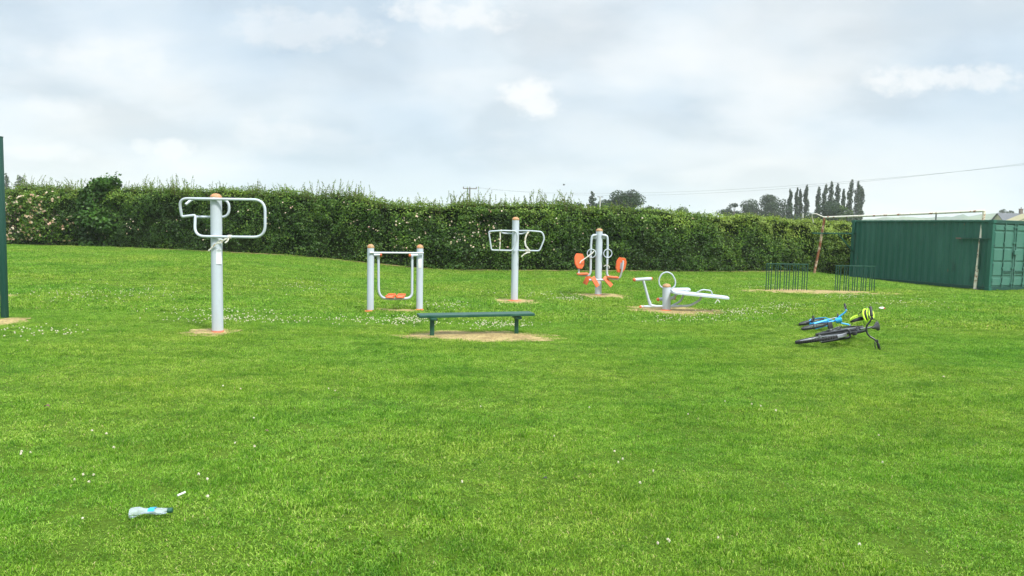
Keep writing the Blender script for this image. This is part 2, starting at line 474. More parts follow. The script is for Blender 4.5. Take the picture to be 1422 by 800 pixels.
def scatter(name, pts, rot, scl, idx, coll, label, cat):
    me = bpy.data.meshes.new(name); n = len(pts)
    me.vertices.add(n); me.vertices.foreach_set('co', np.asarray(pts, np.float32).ravel())
    a = me.attributes.new('rot', 'FLOAT_VECTOR', 'POINT'); a.data.foreach_set('vector', np.asarray(rot, np.float32).ravel())
    a = me.attributes.new('scl', 'FLOAT_VECTOR', 'POINT'); a.data.foreach_set('vector', np.asarray(scl, np.float32).ravel())
    a = me.attributes.new('idx', 'INT', 'POINT'); a.data.foreach_set('value', np.asarray(idx, np.int32))
    o = bpy.data.objects.new(name, me); COL.objects.link(o)
    ng = bpy.data.node_groups.new(name+'_nodes', 'GeometryNodeTree')
    ng.interface.new_socket('Geometry', in_out='INPUT', socket_type='NodeSocketGeometry')
    ng.interface.new_socket('Geometry', in_out='OUTPUT', socket_type='NodeSocketGeometry')
    gi = ng.nodes.new('NodeGroupInput'); go = ng.nodes.new('NodeGroupOutput')
    ci = ng.nodes.new('GeometryNodeCollectionInfo'); ci.inputs['Collection'].default_value = coll
    ci.inputs['Separate Children'].default_value = True; ci.inputs['Reset Children'].default_value = True
    ip = ng.nodes.new('GeometryNodeInstanceOnPoints'); ip.inputs['Pick Instance'].default_value = True
    def na(nm, ty):
        x = ng.nodes.new('GeometryNodeInputNamedAttribute'); x.data_type = ty; x.inputs['Name'].default_value = nm
        return x.outputs['Attribute']
    er = ng.nodes.new('FunctionNodeEulerToRotation')
    L = ng.links.new
    L(gi.outputs[0], ip.inputs['Points']); L(ci.outputs[0], ip.inputs['Instance'])
    L(na('idx', 'INT'), ip.inputs['Instance Index']); L(na('rot', 'FLOAT_VECTOR'), er.inputs[0]); L(er.outputs[0], ip.inputs['Rotation'])
    L(na('scl', 'FLOAT_VECTOR'), ip.inputs['Scale']); L(ip.outputs[0], go.inputs[0])
    md = o.modifiers.new('scatter', 'NODES'); md.node_group = ng
    tag(o, label, cat, kind='stuff')
    return o

# hedge base line (world x, y): measured; used to stop the lawn too
HL = [(-36, 38.5), (-29, 36.2), (-22.6, 34), (-19.5, 33), (-13.4, 30.6), (-8.6, 28.8), (-4.6, 28.0), (-1.9, 27.7), (2.4, 28.6), (8.8, 31.4), (13.0, 33.0), (16.5, 34.2), (26, 37.4), (40, 42)]
hx = np.array([p[0] for p in HL]); hy = np.array([p[1] for p in HL])
def hedge_y(x): return np.interp(x, hx, hy)

def frustum_pts(y0, y1, dens):
    n = int(dens*(y1-y0)*2*(0.75*y1+4.5))
    y = y0+(y1-y0)*rng.random(n); x = (rng.random(n)*2-1)*(0.75*y1+4.5)
    k = np.abs(x) < 0.75*y+4.5
    return x[k], y[k]
# container footprint
CN = Vector((17.06, 26.6)); CF = Vector((14.62, 32.25)); CL = (CF-CN).length
cdir = (CF-CN).normalized(); cper = Vector((-cdir.y, cdir.x))
if cper.x < 0: cper = -cper
CW = 2.44
def lawn():
    near = [blade_tuft('grass_tuft', 230, 0.12, 0.012, 0.031, 0.0022, 0.0042, 100+i, 0.05) for i in range(6)]
    near += [blade_tuft('grass_tuft', 120, 0.10, 0.018, 0.038, 0.003, 0.0055, 120+i, 0.1) for i in range(2)]
    far = [blade_tuft('grass_tuft', 150, 0.19, 0.018, 0.042, 0.006, 0.011, 140+i, 0.04) for i in range(5)]
    far += [blade_tuft('grass_tuft', 90, 0.13, 0.04, 0.07, 0.007, 0.012, 160+i, 0.1) for i in range(2)]
    for nm, srcs, y0, y1, dens, nl in (('grass', near, 1.8, 13.0, 165, 6), ('grass', far, 13.0, 42, 50, 5)):
        x, y = frustum_pts(y0, y1, dens)
        q = soil_q(x, y)
        keep = (q < 0.05+0.25*rng.random(len(x))**1.5) | (rng.random(len(x)) < 0.10)
        keep &= y < hedge_y(x)+0.25
        rel = np.stack([x-CN.x, y-CN.y], 1)
        u = rel @ np.array(cdir); v = rel @ np.array(cper)
        keep &= ~((u > 0.08) & (u < CL-0.08) & (v > 0.08) & (v < CW-0.08))
        x, y = x[keep], y[keep]; n = len(x)
        hgt = fbm(x*1.3, y*1.8, 3.0, 21, 4); fine = vn(x*6, y*6, 0, 31)
        tall = (fbm(x*0.9+40, y*1.1, 8.0, 41, 4) + 0.15*rng.random(n)) > 0.68
        tall |= rng.random(n) < 0.02
        idx = rng.integers(0, nl, n); idx[tall] = nl+rng.integers(0, 2, tall.sum())
        sz = np.clip(0.25+1.3*hgt+0.7*(fine-0.5)+0.3*rng.normal(size=n)*0.6, 0.62, 1.7)
        sz = np.where(soil_q(x, y) > 0.05, 0.4, sz)
        s = np.stack([0.85+0.3*rng.random(n)]*2+[sz], 1)
        rot = np.stack([rng.normal(0, 0.1, n), rng.normal(0, 0.1, n), rng.random(n)*6.283], 1)
        pts = np.stack([x, y, zg(x, y)], 1)
        scatter(nm, pts, rot, s, idx, src_collection(nm+'_sources', srcs), 'short mown green lawn grass' if y0 < 5 else 'mown lawn grass further out towards the hedge', 'grass')
lawn()

# clover heads
def clover():
    m = leafmat('clover_petals', [(0.0, (0.62, 0.60, 0.45)), (0.6, (0.80, 0.80, 0.70)), (1.0, (0.80, 0.62, 0.60))], 0.2, 3, 0.05)
    srcs = []
    for k in range(3):
        g = np.random.default_rng(300+k)
        V = []; n = 26
        d = g.normal(size=(n, 3)); d /= np.linalg.norm(d, axis=1, keepdims=True); d[:, 2] = np.abs(d[:, 2])*0.9-0.1
        c = d*0.0085+np.array([0, 0, 0.042+0.01*k])
        V = leaf_quads(c, d+0.4*g.normal(size=(n, 3)), np.full(n, 0.011), 0.7)
        srcs.append(quads_mesh('clover_head', V, 4, m, g.random(n)))
    coll = src_collection('clover_sources', srcs)
    x, y = frustum_pts(3.0, 30, 30)
    f = fbm(x*0.55, y*0.9, 1.0, 61, 4); d2 = fbm(x*2.2, y*3.2, 2.0, 71, 3)
    band = np.exp(-((y-13.0)/6.0)**2)
    prob = np.clip((f-0.50)*5, 0, 1)*np.clip((d2-0.45)*5, 0, 1)*(0.06+1.0*band) + 0.006
    prob *= np.where(y < 8, 0.35, 1)
    k = (rng.random(len(x)) < prob) & (soil_q(x, y) < 0.0) & (y < hedge_y(x)-0.4)
    k &= ~((x > 11.5) & (y > 24))
    x, y = x[k], y[k]
    # hand-placed drifts seen in the photograph: (px, py, half width px, half height px, count)
    for px, py, hw, hh, n in ((330, 447, 100, 6, 150), (300, 436, 80, 5, 60), (480, 447, 60, 6, 40), (560, 448, 60, 7, 160), (690, 454, 55, 5, 120), (620, 426, 60, 6, 60), (790, 417, 30, 3, 70), (750, 412, 60, 5, 50),
                              (1030, 436, 60, 5, 120), (1080, 428, 50, 5, 60), (1060, 400, 60, 4, 40), (1250, 422, 60, 7, 60), (150, 410, 120, 12, 110), (60, 465, 60, 8, 50), (960, 445, 80, 6, 60), (1180, 414, 40, 3, 40), (420, 400, 80, 10, 60)):
        for _ in range(n):
            p = at(px+rnd.gauss(0, hw*0.5), py+rnd.gauss(0, hh*0.5))
            x = np.append(x, p.x+rnd.gauss(0, .05)); y = np.append(y, p.y+rnd.gauss(0, .05))
    for px, py in ((30, 633), (44, 637), (32, 640), (116, 672), (122, 678), (133, 665), (104, 672), (146, 607), (158, 632), (325, 624), (354, 626), (353, 585), (291, 674), (275, 673), (289, 697), (112, 733), (128, 603), (665, 572), (820, 575), (854, 632), (862, 647), (863, 655), (909, 665), (890, 682), (927, 759), (913, 765), (928, 763), (955, 581), (996, 760), (1007, 565), (1042, 566), (1057, 573), (1078, 580), (1188, 770), (1222, 612), (1310, 527), (772, 614), (643, 679), (457, 546), (466, 546), (310, 545), (333, 545), (1222, 655)):
        p = at(px, py+2); x = np.append(x, p.x); y = np.append(y, p.y)
    n = len(x)
    s = 0.6+0.4*rng.random(n); s = s*np.where(y > 8, 1.1, 0.82)
    S3 = np.stack([s, s, 0.85+0.4*rng.random(n)], 1)
    rot = np.stack([rng.normal(0, 0.15, n), rng.normal(0, 0.15, n), rng.random(n)*6.28], 1)
    scatter('clover_flowers', np.stack([x, y, zg(x, y)], 1), rot, S3, rng.integers(0, 3, n), coll, 'small white clover flowers scattered through the lawn', 'flowers')
clover()

# ------------------------------------------------------------------ hedge
seg = np.sqrt(np.diff(hx)**2+np.diff(hy)**2); cum = np.concatenate([[0], np.cumsum(seg)]); HT = cum[-1]
def hline(s):
    x = np.interp(s, cum, hx); y = np.interp(s, cum, hy)
    e = 0.6
    tx = np.interp(s+e, cum, hx)-np.interp(s-e, cum, hx); ty = np.interp(s+e, cum, hy)-np.interp(s-e, cum, hy)
    l = np.sqrt(tx*tx+ty*ty)+1e-9
    return x, y, ty/l, -tx/l           # outward (towards camera) normal
def hheight(s):
    x, y, _, _ = hline(s)
    pts = [(-36, 2.6), (-20, 2.5), (-13, 2.44), (-8.6, 2.34), (-4, 2.34), (-1.9, 2.42), (2.4, 2.46), (8, 2.32), (13, 2.28), (40, 2.4)]
    return np.interp(x, [p[0] for p in pts], [p[1] for p in pts]) + 0.16*(fbm(s*0.6, s*0, 1, 5)-0.5)*2
def hedge_surf(s, t, inset=0.0):
    """t metres along the section: 0 at foot, up the front, over the top, down the back"""
    x, y, nx, ny = hline(s); h = hheight(s); wd = 1.5
    rc = 0.22
    bul = 0.36*(fbm(s*0.9, t*1.1, 0, 77)-0.5)*2+0.34*(vn(s*2.9, t*3.2, 2, 78)-0.5)+0.20*(vn(s*6.5, t*6.8, 4, 79)-0.5)+0.06
    f = t/h
    out = np.where(f < 1, bul*0.9-0.08*f, 0)
    ed = np.clip(1-np.abs(t-h)/0.42, 0, 1)**2
    # front
    zf = np.minimum(t, h)-0.12*ed; of = out-0.14*ed
    zt = h+bul*0.35-0.12*ed
    back = np.clip(t-h, 0, wd)+0.14*ed-out*0.7*np.clip(1-(t-h)/0.5, 0, 1)
    b2 = np.clip(t-h-wd, 0, None)
    z = np.where(t < h, zf, np.where(t < h+wd, zt, h-b2))
    o = np.where(t < h, of, np.where(t < h+wd, -back, -wd-bul*0.5))
    nn = np.where(t < h-rc, 0, np.where(t < h+wd-0.1, 1, 0))     # up component
    no = np.where(t < h-rc*0.2, 1.0, np.where(t < h+wd, 0.0, -1.0))
    # inset
    o = o-inset*np.where(t < h, 1, np.where(t < h+wd, 0, -1)); z = z-inset*np.where((t >= h) & (t < h+wd), 0.25, np.where(t > h-0.3, 0.15, 0))
    X = x+nx*o; Y = y+ny*o
    Z = zg(x, y)+z
    N = np.stack([nx*no, ny*no, nn+0.25], 1)
    return np.stack([X, Y, Z], 1), N, h
def px_of(x, y): return 711+1035*x/y
def build_hedge():
    x0h = np.array([HL[0][0]])
    root = empty('hedge', (0, 31, 0), 'long dense clipped green hedge closing the far side of the field', 'hedge')
    # core
    ns, nt_ = 200, 26
    sv = np.linspace(0.3, HT-0.3, ns); bm = NB(); grid = []
    for s in sv:
        hh = float(hheight(np.array([s]))[0]); T = np.concatenate([np.linspace(0, hh-0.02, 12), np.linspace(hh+0.02, hh+1.48, 6), np.linspace(hh+1.52, 2*hh+1.5, 8)])
        Pp, _, _ = hedge_surf(np.full(len(T), s), T, 0.28)
        Pp[:, 2] = np.maximum(Pp[:, 2], -1)
        grid.append([bm.verts.new(p) for p in Pp])
    for A, B in zip(grid, grid[1:]):
        for k in range(len(A)-1): bm.faces.new((A[k], B[k], B[k+1], A[k+1]))
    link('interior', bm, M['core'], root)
    # leaves
    n = 210000
    s = rng.random(n)*HT
    xx, yy, _, _ = hline(s)
    hh = hheight(s)
    u = rng.random(n)
    t = np.where(u < 0.74, rng.random(n)**0.95*hh, np.where(u < 0.95, hh+rng.random(n)*1.5, hh+1.5+rng.random(n)*hh))
    keep = (np.abs(xx) < 0.80*yy+3)
    gap = fbm(s*2.0, t*2.3, 11, 131, 3)
    keep &= ~((gap > 0.60) & (rng.random(n) < 0.72) & (t < hh*0.97))
    s, t = s[keep], t[keep]; n = len(s)
    ins = rng.exponential(0.09, n)-0.05
    C, N, h = hedge_surf(s, t, ins)
    C += rng.normal(0, 0.03, (n, 3))
    up_ = (t > h*0.97) & (t < h+1.5)
    C[:, 2] -= np.where((t > h*0.97) & (t < h+1.5) & (rng.random(n) < 0.5), rng.exponential(0.12, n), 0)
    C[:, 2] += np.where(up_, rng.exponential(0.035, n)*(0.3+1.4*fbm(s*1.5, t*0, 7, 19)), 0)
    N = N*0.7+rng.normal(0, 0.55, (n, 3)); N[:, 2] += 0.15
    size = 0.05+0.055*rng.random(n)
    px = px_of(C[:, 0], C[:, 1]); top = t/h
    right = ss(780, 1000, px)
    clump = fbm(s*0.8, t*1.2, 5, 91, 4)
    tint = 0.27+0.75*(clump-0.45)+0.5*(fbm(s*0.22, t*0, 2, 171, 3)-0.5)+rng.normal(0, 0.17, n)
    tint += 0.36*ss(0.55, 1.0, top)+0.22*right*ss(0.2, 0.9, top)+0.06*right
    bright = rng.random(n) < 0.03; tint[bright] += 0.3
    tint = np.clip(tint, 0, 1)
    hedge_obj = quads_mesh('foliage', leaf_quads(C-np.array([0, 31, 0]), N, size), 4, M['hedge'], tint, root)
    COL.objects.link(hedge_obj)
    # shoots rising from the clipped top
    Vs, Ts, tb = [], [], NB()
    m = 2600
    for i in range(m):
        s0 = rng.random()*HT; x, y, nx_, ny_ = [float(v[0]) for v in hline(np.array([s0]))]
        if abs(x) > 0.8*y+2: continue
        px = 711+1035*x/y
        dens = 1.0 if px < 820 else (0.35 if px < 930 else 0.16)
        cl = float(fbm(np.array([s0*0.9]), np.array([0.0]), 3, 55, 3)[0])
        if rng.random() > dens*(0.35+1.6*max(0, cl-0.3)): continue
        back = rng.random()*0.9-0.1
        p, _, hv = hedge_surf(np.array([s0]), np.array([float(hheight(np.array([s0]))[0])+max(0.01, back)]), 0.02)
        p = Vector(p[0]); L = (0.10+0.42*rng.random()**1.5)*(1.35 if cl > 0.55 else 0.85)*(1.0 if px < 820 else 0.7)
        d = Vector((rng.normal(0, 0.25), rng.normal(0, 0.25), 1)).normalized()
        q = p+d*L*0.5; e = q+(d+Vector((rng.normal(0, 0.25), rng.normal(0, 0.2), -0.05))).normalized()*L*0.5
        tube(tb, [p-Vector((0, 0, 0.1)), q, e], [0.006, 0.005, 0.003], 3, caps=False)
        k = int(8+L*40)
        for j in range(k):
            f = -0.12+1.12*(j/k)**1.3 if j else -0.2
            c = (p.lerp(q, f*2) if f < .5 else q.lerp(e, f*2-1))
            Vs.append((c.x+rng.normal(0, 0.022*(1.4-f)), c.y+rng.normal(0, .022)-31, c.z+rng.normal(0, .012))); Ts.append(0.55+0.35*rng.random())
    Vs = np.array(Vs); k = len(Vs)
    o = quads_mesh('shoot_leaves', leaf_quads(Vs, rng.normal(size=(k, 3))+np.array([0, -0.3, 0.3]), 0.035+0.03*rng.random(k)), 4, M['hedge'], Ts, root)
    tag(o, kind='stuff'); COL.objects.link(o)
    o = link('shoot_stems', tb, M['twig'], root, smooth=False); tag(o, kind='stuff')
    # dog-rose blossoms scattered in the hedge
    Cs = []; T = []
    def blossoms(px0, px1, pyc0, pyc1, n, clus=1):
        for _ in range(n):
            px = rnd.uniform(px0, px1); py = rnd.uniform(pyc0, pyc1)
            for _k in range(clus):
                x = np.array([(px-711)/1035*29]); 
                for _it in range(4): x = np.array([(px+rnd.gauss(0, 3)*0-711)/1035*hedge_y(x)[0]])
                yb = hedge_y(x)[0]; p = P(px+rnd.gauss(0, 2.5), py+rnd.gauss(0, 2), yb)
                sc = float(np.interp(p.x, hx, cum)); tt = p.z-float(zg(p.x, yb))
                if tt < 0.2: continue
                pp, nn, _ = hedge_surf(np.array([sc]), np.array([min(tt, 2.3)]), -0.06)
                Cs.append(pp[0]+np.array([0, -31, 0])); T.append(rnd.random())
    blossoms(540, 600, 300, 345, 18, 2); blossoms(625, 690, 290, 345, 26, 2); blossoms(400, 540, 280, 330, 8, 2); blossoms(100, 190, 285, 335, 10, 2)
    blossoms(690, 830, 290, 350, 18, 1); blossoms(255, 400, 275, 340, 14, 1); blossoms(840, 1000, 295, 340, 8, 1); blossoms(170, 250, 290, 330, 6, 1)
    Cs = np.array(Cs); k = len(Cs)
    o = quads_mesh('blossom', leaf_quads(Cs, np.tile([0.0, -1.0, 0.3], (k, 1))+rng.normal(0, .3, (k, 3)), 0.045+0.045*rng.random(k), 0.8), 4, M['rose'], T, root)
    tag(o, 'cream and pink blossoms dotted over the hedge', kind='stuff'); COL.objects.link(o)
    # bare earth strip along the hedge foot
    bm = NB(); prev = None
    for s_ in np.linspace(0, HT, 260):
        x, y, nx_, ny_ = [float(v[0]) for v in hline(np.array([s_]))]
        w = 0.12+0.22*float(fbm(np.array([s_*0.8]), np.array([0.]), 0, 15)[0]) + rnd.uniform(-.04, .04)
        a = G(x+nx_*w, y+ny_*w, 0.03); b = G(x-nx_*0.3, y-ny_*0.3, 0.03)
        a, b = bm.verts.new(a), bm.verts.new(b)
        if prev: bm.faces.new((prev[0], a, b, prev[1]))
        prev = (a, b)
    o = link('bare_soil', bm, M['soil']); tag(o, 'thin strip of bare earth along the hedge foot', kind='structure')
build_hedge()

def shrub(name, c, rx, ry, z0, z1, n, size, mat, label, cat, tint0=0.3, flowers=0, stems=6, group=None):
    root = empty(name, (c[0], c[1], z0), label, cat, group)
    bm = NB()
    for k in range(stems):
        a = rnd.random()*6.28; r = rnd.random()
        e = Vector((c[0]+rx*0.6*r*math.cos(a), c[1]+ry*0.6*r*math.sin(a), z1-0.25*(z1-z0)*rnd.random()-0.15))
        b = Vector((c[0]+0.15*math.cos(a), c[1]+0.25+0.15*math.sin(a), z0-0.05))
        tube(bm, [b, b.lerp(e, .5)+Vector((0, 0, .15)), e], [0.03, 0.018, 0.006], 5)
    link('stem', bm, M['bark'], root)
    # lobed volume
    lobes = []
    for k in range(34):
        a = rnd.random()*6.28; r = rnd.random()**0.6*0.9; zz = rnd.uniform(0.04, 0.95)
        w = (0.30 if zz < 0.8 else 0.12)+0.20*rnd.random()
        lobes.append((rx*r*math.cos(a)*(1.15-0.5*zz), ry*r*math.sin(a)*(1.15-0.5*zz), (z1-z0)*zz, w))
    k = rng.integers(0, len(lobes), n); Lb = np.array(lobes)[k]
    d = rng.normal(size=(n, 3)); d /= np.linalg.norm(d, axis=1, keepdims=True)
    rr = 0.55+0.5*rng.random(n)**0.5
    C = Lb[:, :3]+d*rr[:, None]*Lb[:, 3:4]*np.array([rx, ry, rx*0.8])
    C[:, 2] = np.clip(C[:, 2], 0.02, z1-z0+0.1)
    tint = np.clip(tint0+0.25*d[:, 2]*0+rng.normal(0, 0.16, n)+0.3*(vn(k*1.7, 0, 0, 3)-0.5)+0.15*C[:, 2]/(z1-z0), 0, 1)
    o = quads_mesh('foliage', leaf_quads(C, d*0.5+rng.normal(0, .5, (n, 3))+np.array([0, 0, 0.35]), size*(0.7+0.6*rng.random(n)), 0.75), 4, mat, tint, root); COL.objects.link(o)
    if name == 'leafy_shrub':
        pts = []
        for q in range(70):
            L = lobes[rnd.randrange(len(lobes))]
            if L[2] < 0.6*(z1-z0): continue
            st = Vector(L[:3]); dd = Vector((rnd.gauss(0, .7), rnd.gauss(0, .4), rnd.uniform(0.5, 1.2))).normalized()
            ln = rnd.uniform(0.35, 0.62)
            for j in range(9): pts.append(st+dd*ln*(0.3+0.7*j/8)+Vector((rnd.gauss(0, .05), rnd.gauss(0, .05), rnd.gauss(0, .03))))
        pts = np.array([tuple(p) for p in pts]); kk = len(pts)
        o = quads_mesh('leading_shoots', leaf_quads(pts, rng.normal(0, .6, (kk, 3))+np.array([0, -.3, .3]), 0.12*(0.7+0.6*rng.random(kk)), 0.75), 4, mat, np.clip(rng.normal(0.6, 0.2, kk), 0, 1), root)
        tag(o, kind='stuff'); COL.objects.link(o)
    if flowers:
        k = rng.integers(0, len(lobes), flowers); Lb = np.array(lobes)[k]
        d = rng.normal(size=(flowers, 3)); d[:, 1] = -np.abs(d[:, 1]); d /= np.linalg.norm(d, axis=1, keepdims=True)
        c0 = Lb[:, :3]+d*Lb[:, 3:4]*np.array([rx, ry, rx*0.8])*1.06
        c0 = np.repeat(c0, 5, 0)+rng.normal(0, 0.028, (flowers*5, 3)); c0[:, 2] = np.clip(c0[:, 2], 0.25, z1-z0)
        T = np.repeat(rng.random(flowers), 5)
        o = quads_mesh('blossom', leaf_quads(c0, np.repeat(d, 5, 0)+rng.normal(0, .4, (flowers*5, 3)), 0.075+0.04*rng.random(flowers*5), 0.85), 4, M['rose'], T, root)
        tag(o, kind='stuff'); COL.objects.link(o)
    return root
def on_hedge(px, dy):
    x = -15.
    for _ in range(6): x = (px-711)/1035*(float(hedge_y(x))+dy)
    return x, float(hedge_y(x))+dy
x, y = on_hedge(141, 0.15)
shrub('leafy_shrub', (x, y), 1.2, 0.75, float(zg(x, y)), P(141, 247.5, y).z, 8500, 0.14, M['maple'], 'dark broad leaved shrub standing taller than the hedge round it', 'shrub', 0.35)
x, y = on_hedge(20, -0.10)
shrub('rose_bush', (x, y), 1.25, 0.85, float(zg(x, y)), P(20, 272, y).z, 4200, 0.085, M['hedge'], 'rose bush thick with cream and pink flowers beside the green fence post', 'rose bush', 0.35, flowers=150, group='flowering rose bushes in the hedge')
x, y = on_hedge(68, -0.05)
shrub('rose_bush', (x, y), 1.3, 0.85, float(zg(x, y)), P(68, 266, y).z, 4400, 0.085, M['hedge'], 'rose bush with fewer, browning flowers between the flowery bush and the taller dark shrub', 'rose bush', 0.42, flowers=130, group='flowering rose bushes in the hedge')

# ------------------------------------------------------------------ trees beyond
def tree(name, px, topy, wpx, depth, label, mat, kind='round', n=2600, leaf=0.3, group=None, cat='tree', tint=0.5, lean=0.0, seed=1, base_frac=0.2, squash=1.0, ):
    g = random.Random(seed)
    top = P(px, topy, depth); H = top.z; Wd = wpx/1035*depth/2*(1.15 if kind == 'poplar' else 1.5); x0, y0 = top.x, depth
    root = empty(name, (x0, y0, 0), label, cat, group)
    blobs = []      # centre, radii
    bm = NB()
    if kind == 'poplar':
        tr = 0.035*H*0.5
        tube(bm, [(x0, y0, -0.3), (x0+lean*0.3, y0, H*0.5), (x0+lean, y0, H*0.95)], [tr*0.6, tr*0.35, 0.03], 7)
        for k in range(20):
            f = 0.10+0.86*k/19; w = Wd*(0.55+0.55*math.sin(math.pi*min(1, (f*0.9+0.12)))**0.6)*(1.0 if f < 0.88 else (1.2-f)/0.32)
            z = H*f; a = g.random()*6.28
            blobs.append((lean*f+0.35*w*math.cos(a), 0.35*w*math.sin(a), z, w*g.uniform(0.55, 0.85), w*0.7, H*0.055))
            tube(bm, [(x0+lean*f, y0, z-H*0.05), (x0+lean*f+w*0.6*math.cos(a), y0+w*0.6*math.sin(a), z+H*0.03)], [0.06, 0.02], 4)
    elif kind == 'conifer':
        tube(bm, [(x0, y0, -0.3), (x0, y0, H*0.97)], [0.2, 0.02], 7)
        for k in range(26):
            f = 0.12+0.84*k/25; w = Wd*1.0*(1-f)**0.75+0.15; a = k*2.4
            blobs.append((0.45*w*math.cos(a), 0.45*w*math.sin(a), H*f, w*0.6, w*0.6, H*0.035))
    elif kind == 'sparse':
        tube(bm, [(x0, y0, -0.3), (x0, y0, H)], [0.09, 0.02], 6)
        for k in range(14):
            f = 0.45+0.5*k/13; a = k*2.4; w = Wd*(1.25-f)*1.5
            e = (x0+w*math.cos(a), y0+w*math.sin(a), H*f+0.25)
            tube(bm, [(x0, y0, H*f-0.1), e], [0.035, 0.012], 4)
            blobs.append((w*0.7*math.cos(a), w*0.7*math.sin(a), H*f+0.12, w*0.4, w*0.4, 0.10))
    else:
        cz = H*(base_frac+(1-base_frac)/2); rz = H*(1-base_frac)/2
        tube(bm, [(x0, y0, -0.3), (x0+0.1, y0, H*0.35), (x0, y0, H*0.7)], [0.05*H*0.55, 0.03*H*0.6, 0.05], 8)
        for k in range(26):
            a = g.random()*6.28; u = g.uniform(-0.75, 1.0); rr = math.sqrt(max(0, 1-u*u))*g.uniform(0.45, 0.80)
            if kind == 'spread': rr = max(rr, 0.35)
            bx, by, bz = Wd*rr*math.cos(a), Wd*rr*math.sin(a), cz+rz*u*0.78*squash
            br = Wd*g.uniform(0.20, 0.36)
            bz = min(bz, H-br*0.55)
            blobs.append((bx, by, bz, br, br, br*0.72))
            tube(bm, [(x0, y0, H*0.35), (x0+bx*0.5, y0+by*0.5, (H*0.4+bz)/2), (x0+bx, y0+by, bz)], [0.018*H, 0.010*H, 0.02], 5)
    link('trunk', bm, M['bark'], root)
    n = int(n*(1.0 if kind == 'poplar' else 1.9 if n < 9000 else 1.0))
    B = np.array(blobs); vol = B[:, 3]*B[:, 5]; k = rng.choice(len(B), n, p=vol/vol.sum()); Bk = B[k]
    d = rng.normal(size=(n, 3)); d /= np.linalg.norm(d, axis=1, keepdims=True)
    rr = 0.45+0.62*rng.random(n)**0.6
    C = Bk[:, :3]+d*rr[:, None]*Bk[:, 3:6]
    C[:, 2] = np.clip(C[:, 2], 0.1, H+0.05)
    sh = _h(k.astype(np.int64), 3, 5, seed)
    t = np.clip(tint+0.3*(sh-0.5)+rng.normal(0, 0.18, n), 0, 1)
    N = d*0.6+rng.normal(0, .5, (n, 3))+np.array([0, 0, 0.2])
    o = quads_mesh('crown', leaf_quads(C, N, leaf*(0.6+0.8*rng.random(n)), 0.75), 4, mat, t, root); COL.objects.link(o)
    return root

PG = 'row of tall narrow poplars beyond the hedge'
pop = [(1098.3, 262.8, 7, 'poplar at the left end of the tall row beyond the hedge'),
       (1105.7, 261, 5.5, 'slender poplar second from the left end of the row'),
       (1113, 263, 6, 'thin see-through poplar third from the left of the row'),
       (1121, 257, 8, 'full tall poplar last before the gap in the row, left of it'),
       (1137, 260, 7, 'poplar first after the gap in the row, above the goal corner'),
       (1146, 255, 8, 'broad poplar second after the gap in the row'),
       (1155.3, 252, 8, 'tall poplar rising straight behind the round dark tree'),
       (1165, 255, 7.5, 'poplar just right of the round dark tree top'),
       (1173, 263, 6, 'shortest poplar, between two much taller ones near the right end'),
       (1181.8, 250, 9, 'tallest and broadest poplar near the right end of the row'),
       (1191, 251.6, 8, 'tall poplar second from the right end, touching its shorter neighbour'),
       (1197, 259.4, 7.5, 'poplar at the right end of the row above the container corner')]
for i, (px, ty, w, lb) in enumerate(pop):
    tree('poplar_tree', px, ty, w, 185+(i*37 % 17), lb, M['poplar'], 'poplar', 2600, 0.34, PG, tint=0.45, seed=20+i, lean=rnd.uniform(-.3, .3))
TG = 'poplars far off at the left edge'
tree('poplar_tree', 9, 241, 9, 190, 'far poplar half hidden behind the green fence post', M['poplar'], 'poplar', 1500, 0.34, TG, tint=0.6, seed=50)
tree('poplar_tree', 28, 243.5, 14, 195, 'far poplar standing clear just right of the green fence post', M['poplar'], 'poplar', 2200, 0.36, TG, tint=0.6, seed=51)
tree('oak_tree', 865, 263, 50, 140, 'broad dark round oak rising above the hedge beside the thin pole', M['oak'], 'round', 15000, 0.26, tint=0.5, seed=60)
tree('conifer_tree', 823, 265, 22, 138, 'small pointed dark conifer left of the broad oak', M['conifer'], 'conifer', 2600, 0.22, seed=61)
tree('leafy_tree', 803, 280, 20, 135, 'small low dark tree left of the pointed conifer', M['oak'], 'round', 1800, 0.22, tint=0.4, seed=62)
tree('cedar_tree', 778, 276, 17, 60, 'wispy thin branched conifer tip poking over the hedge', M['conifer'], 'sparse', 420, 0.12, seed=63)
tree('leafy_tree', 833, 282, 34, 130, 'low dark tree filling in below the conifer and oak', M['oak'], 'round', 2200, 0.22, tint=0.5, seed=64)
tree('leafy_tree', 905, 285, 26, 140, 'low dark bush like tree right of the broad oak', M['oak'], 'round', 1500, 0.24, tint=0.55, seed=65)
tree('leafy_tree', 945, 287.5, 30, 120, 'light green low tree standing alone between oak and grey trees', M['limeleaf'], 'round', 1600, 0.2, tint=0.4, seed=66)
GG = 'grey green trees left of the poplars'
tree('leafy_tree', 1004, 289, 24, 190, 'small tree at the left end of the grey green clump', M['poplar'], 'round', 1300, 0.3, GG, tint=0.4, seed=70)
tree('leafy_tree', 1019, 280, 20, 190, 'narrow pointed tree in the grey green clump, second from left', M['poplar'], 'round', 1400, 0.3, GG, tint=0.4, seed=71)
tree('leafy_tree', 1034, 280.5, 22, 192, 'small tree squeezed left of the biggest grey green tree', M['poplar'], 'round', 1400, 0.3, GG, tint=0.4, seed=72)
tree('leafy_tree', 1058, 269, 46, 195, 'biggest domed tree of the grey green clump', M['poplar'], 'spread', 4200, 0.32, GG, tint=0.55, seed=73)
tree('leafy_tree', 1081, 277, 34, 188, 'sloping tree at the right end of the grey green clump beside the poplars', M['poplar'], 'spread', 2800, 0.32, GG, tint=0.5, seed=74)
tree('leafy_tree', 1154, 280, 40, 150, 'round very dark tree in front of the poplars', M['conifer'], 'round', 4200, 0.26, tint=0.6, seed=75)
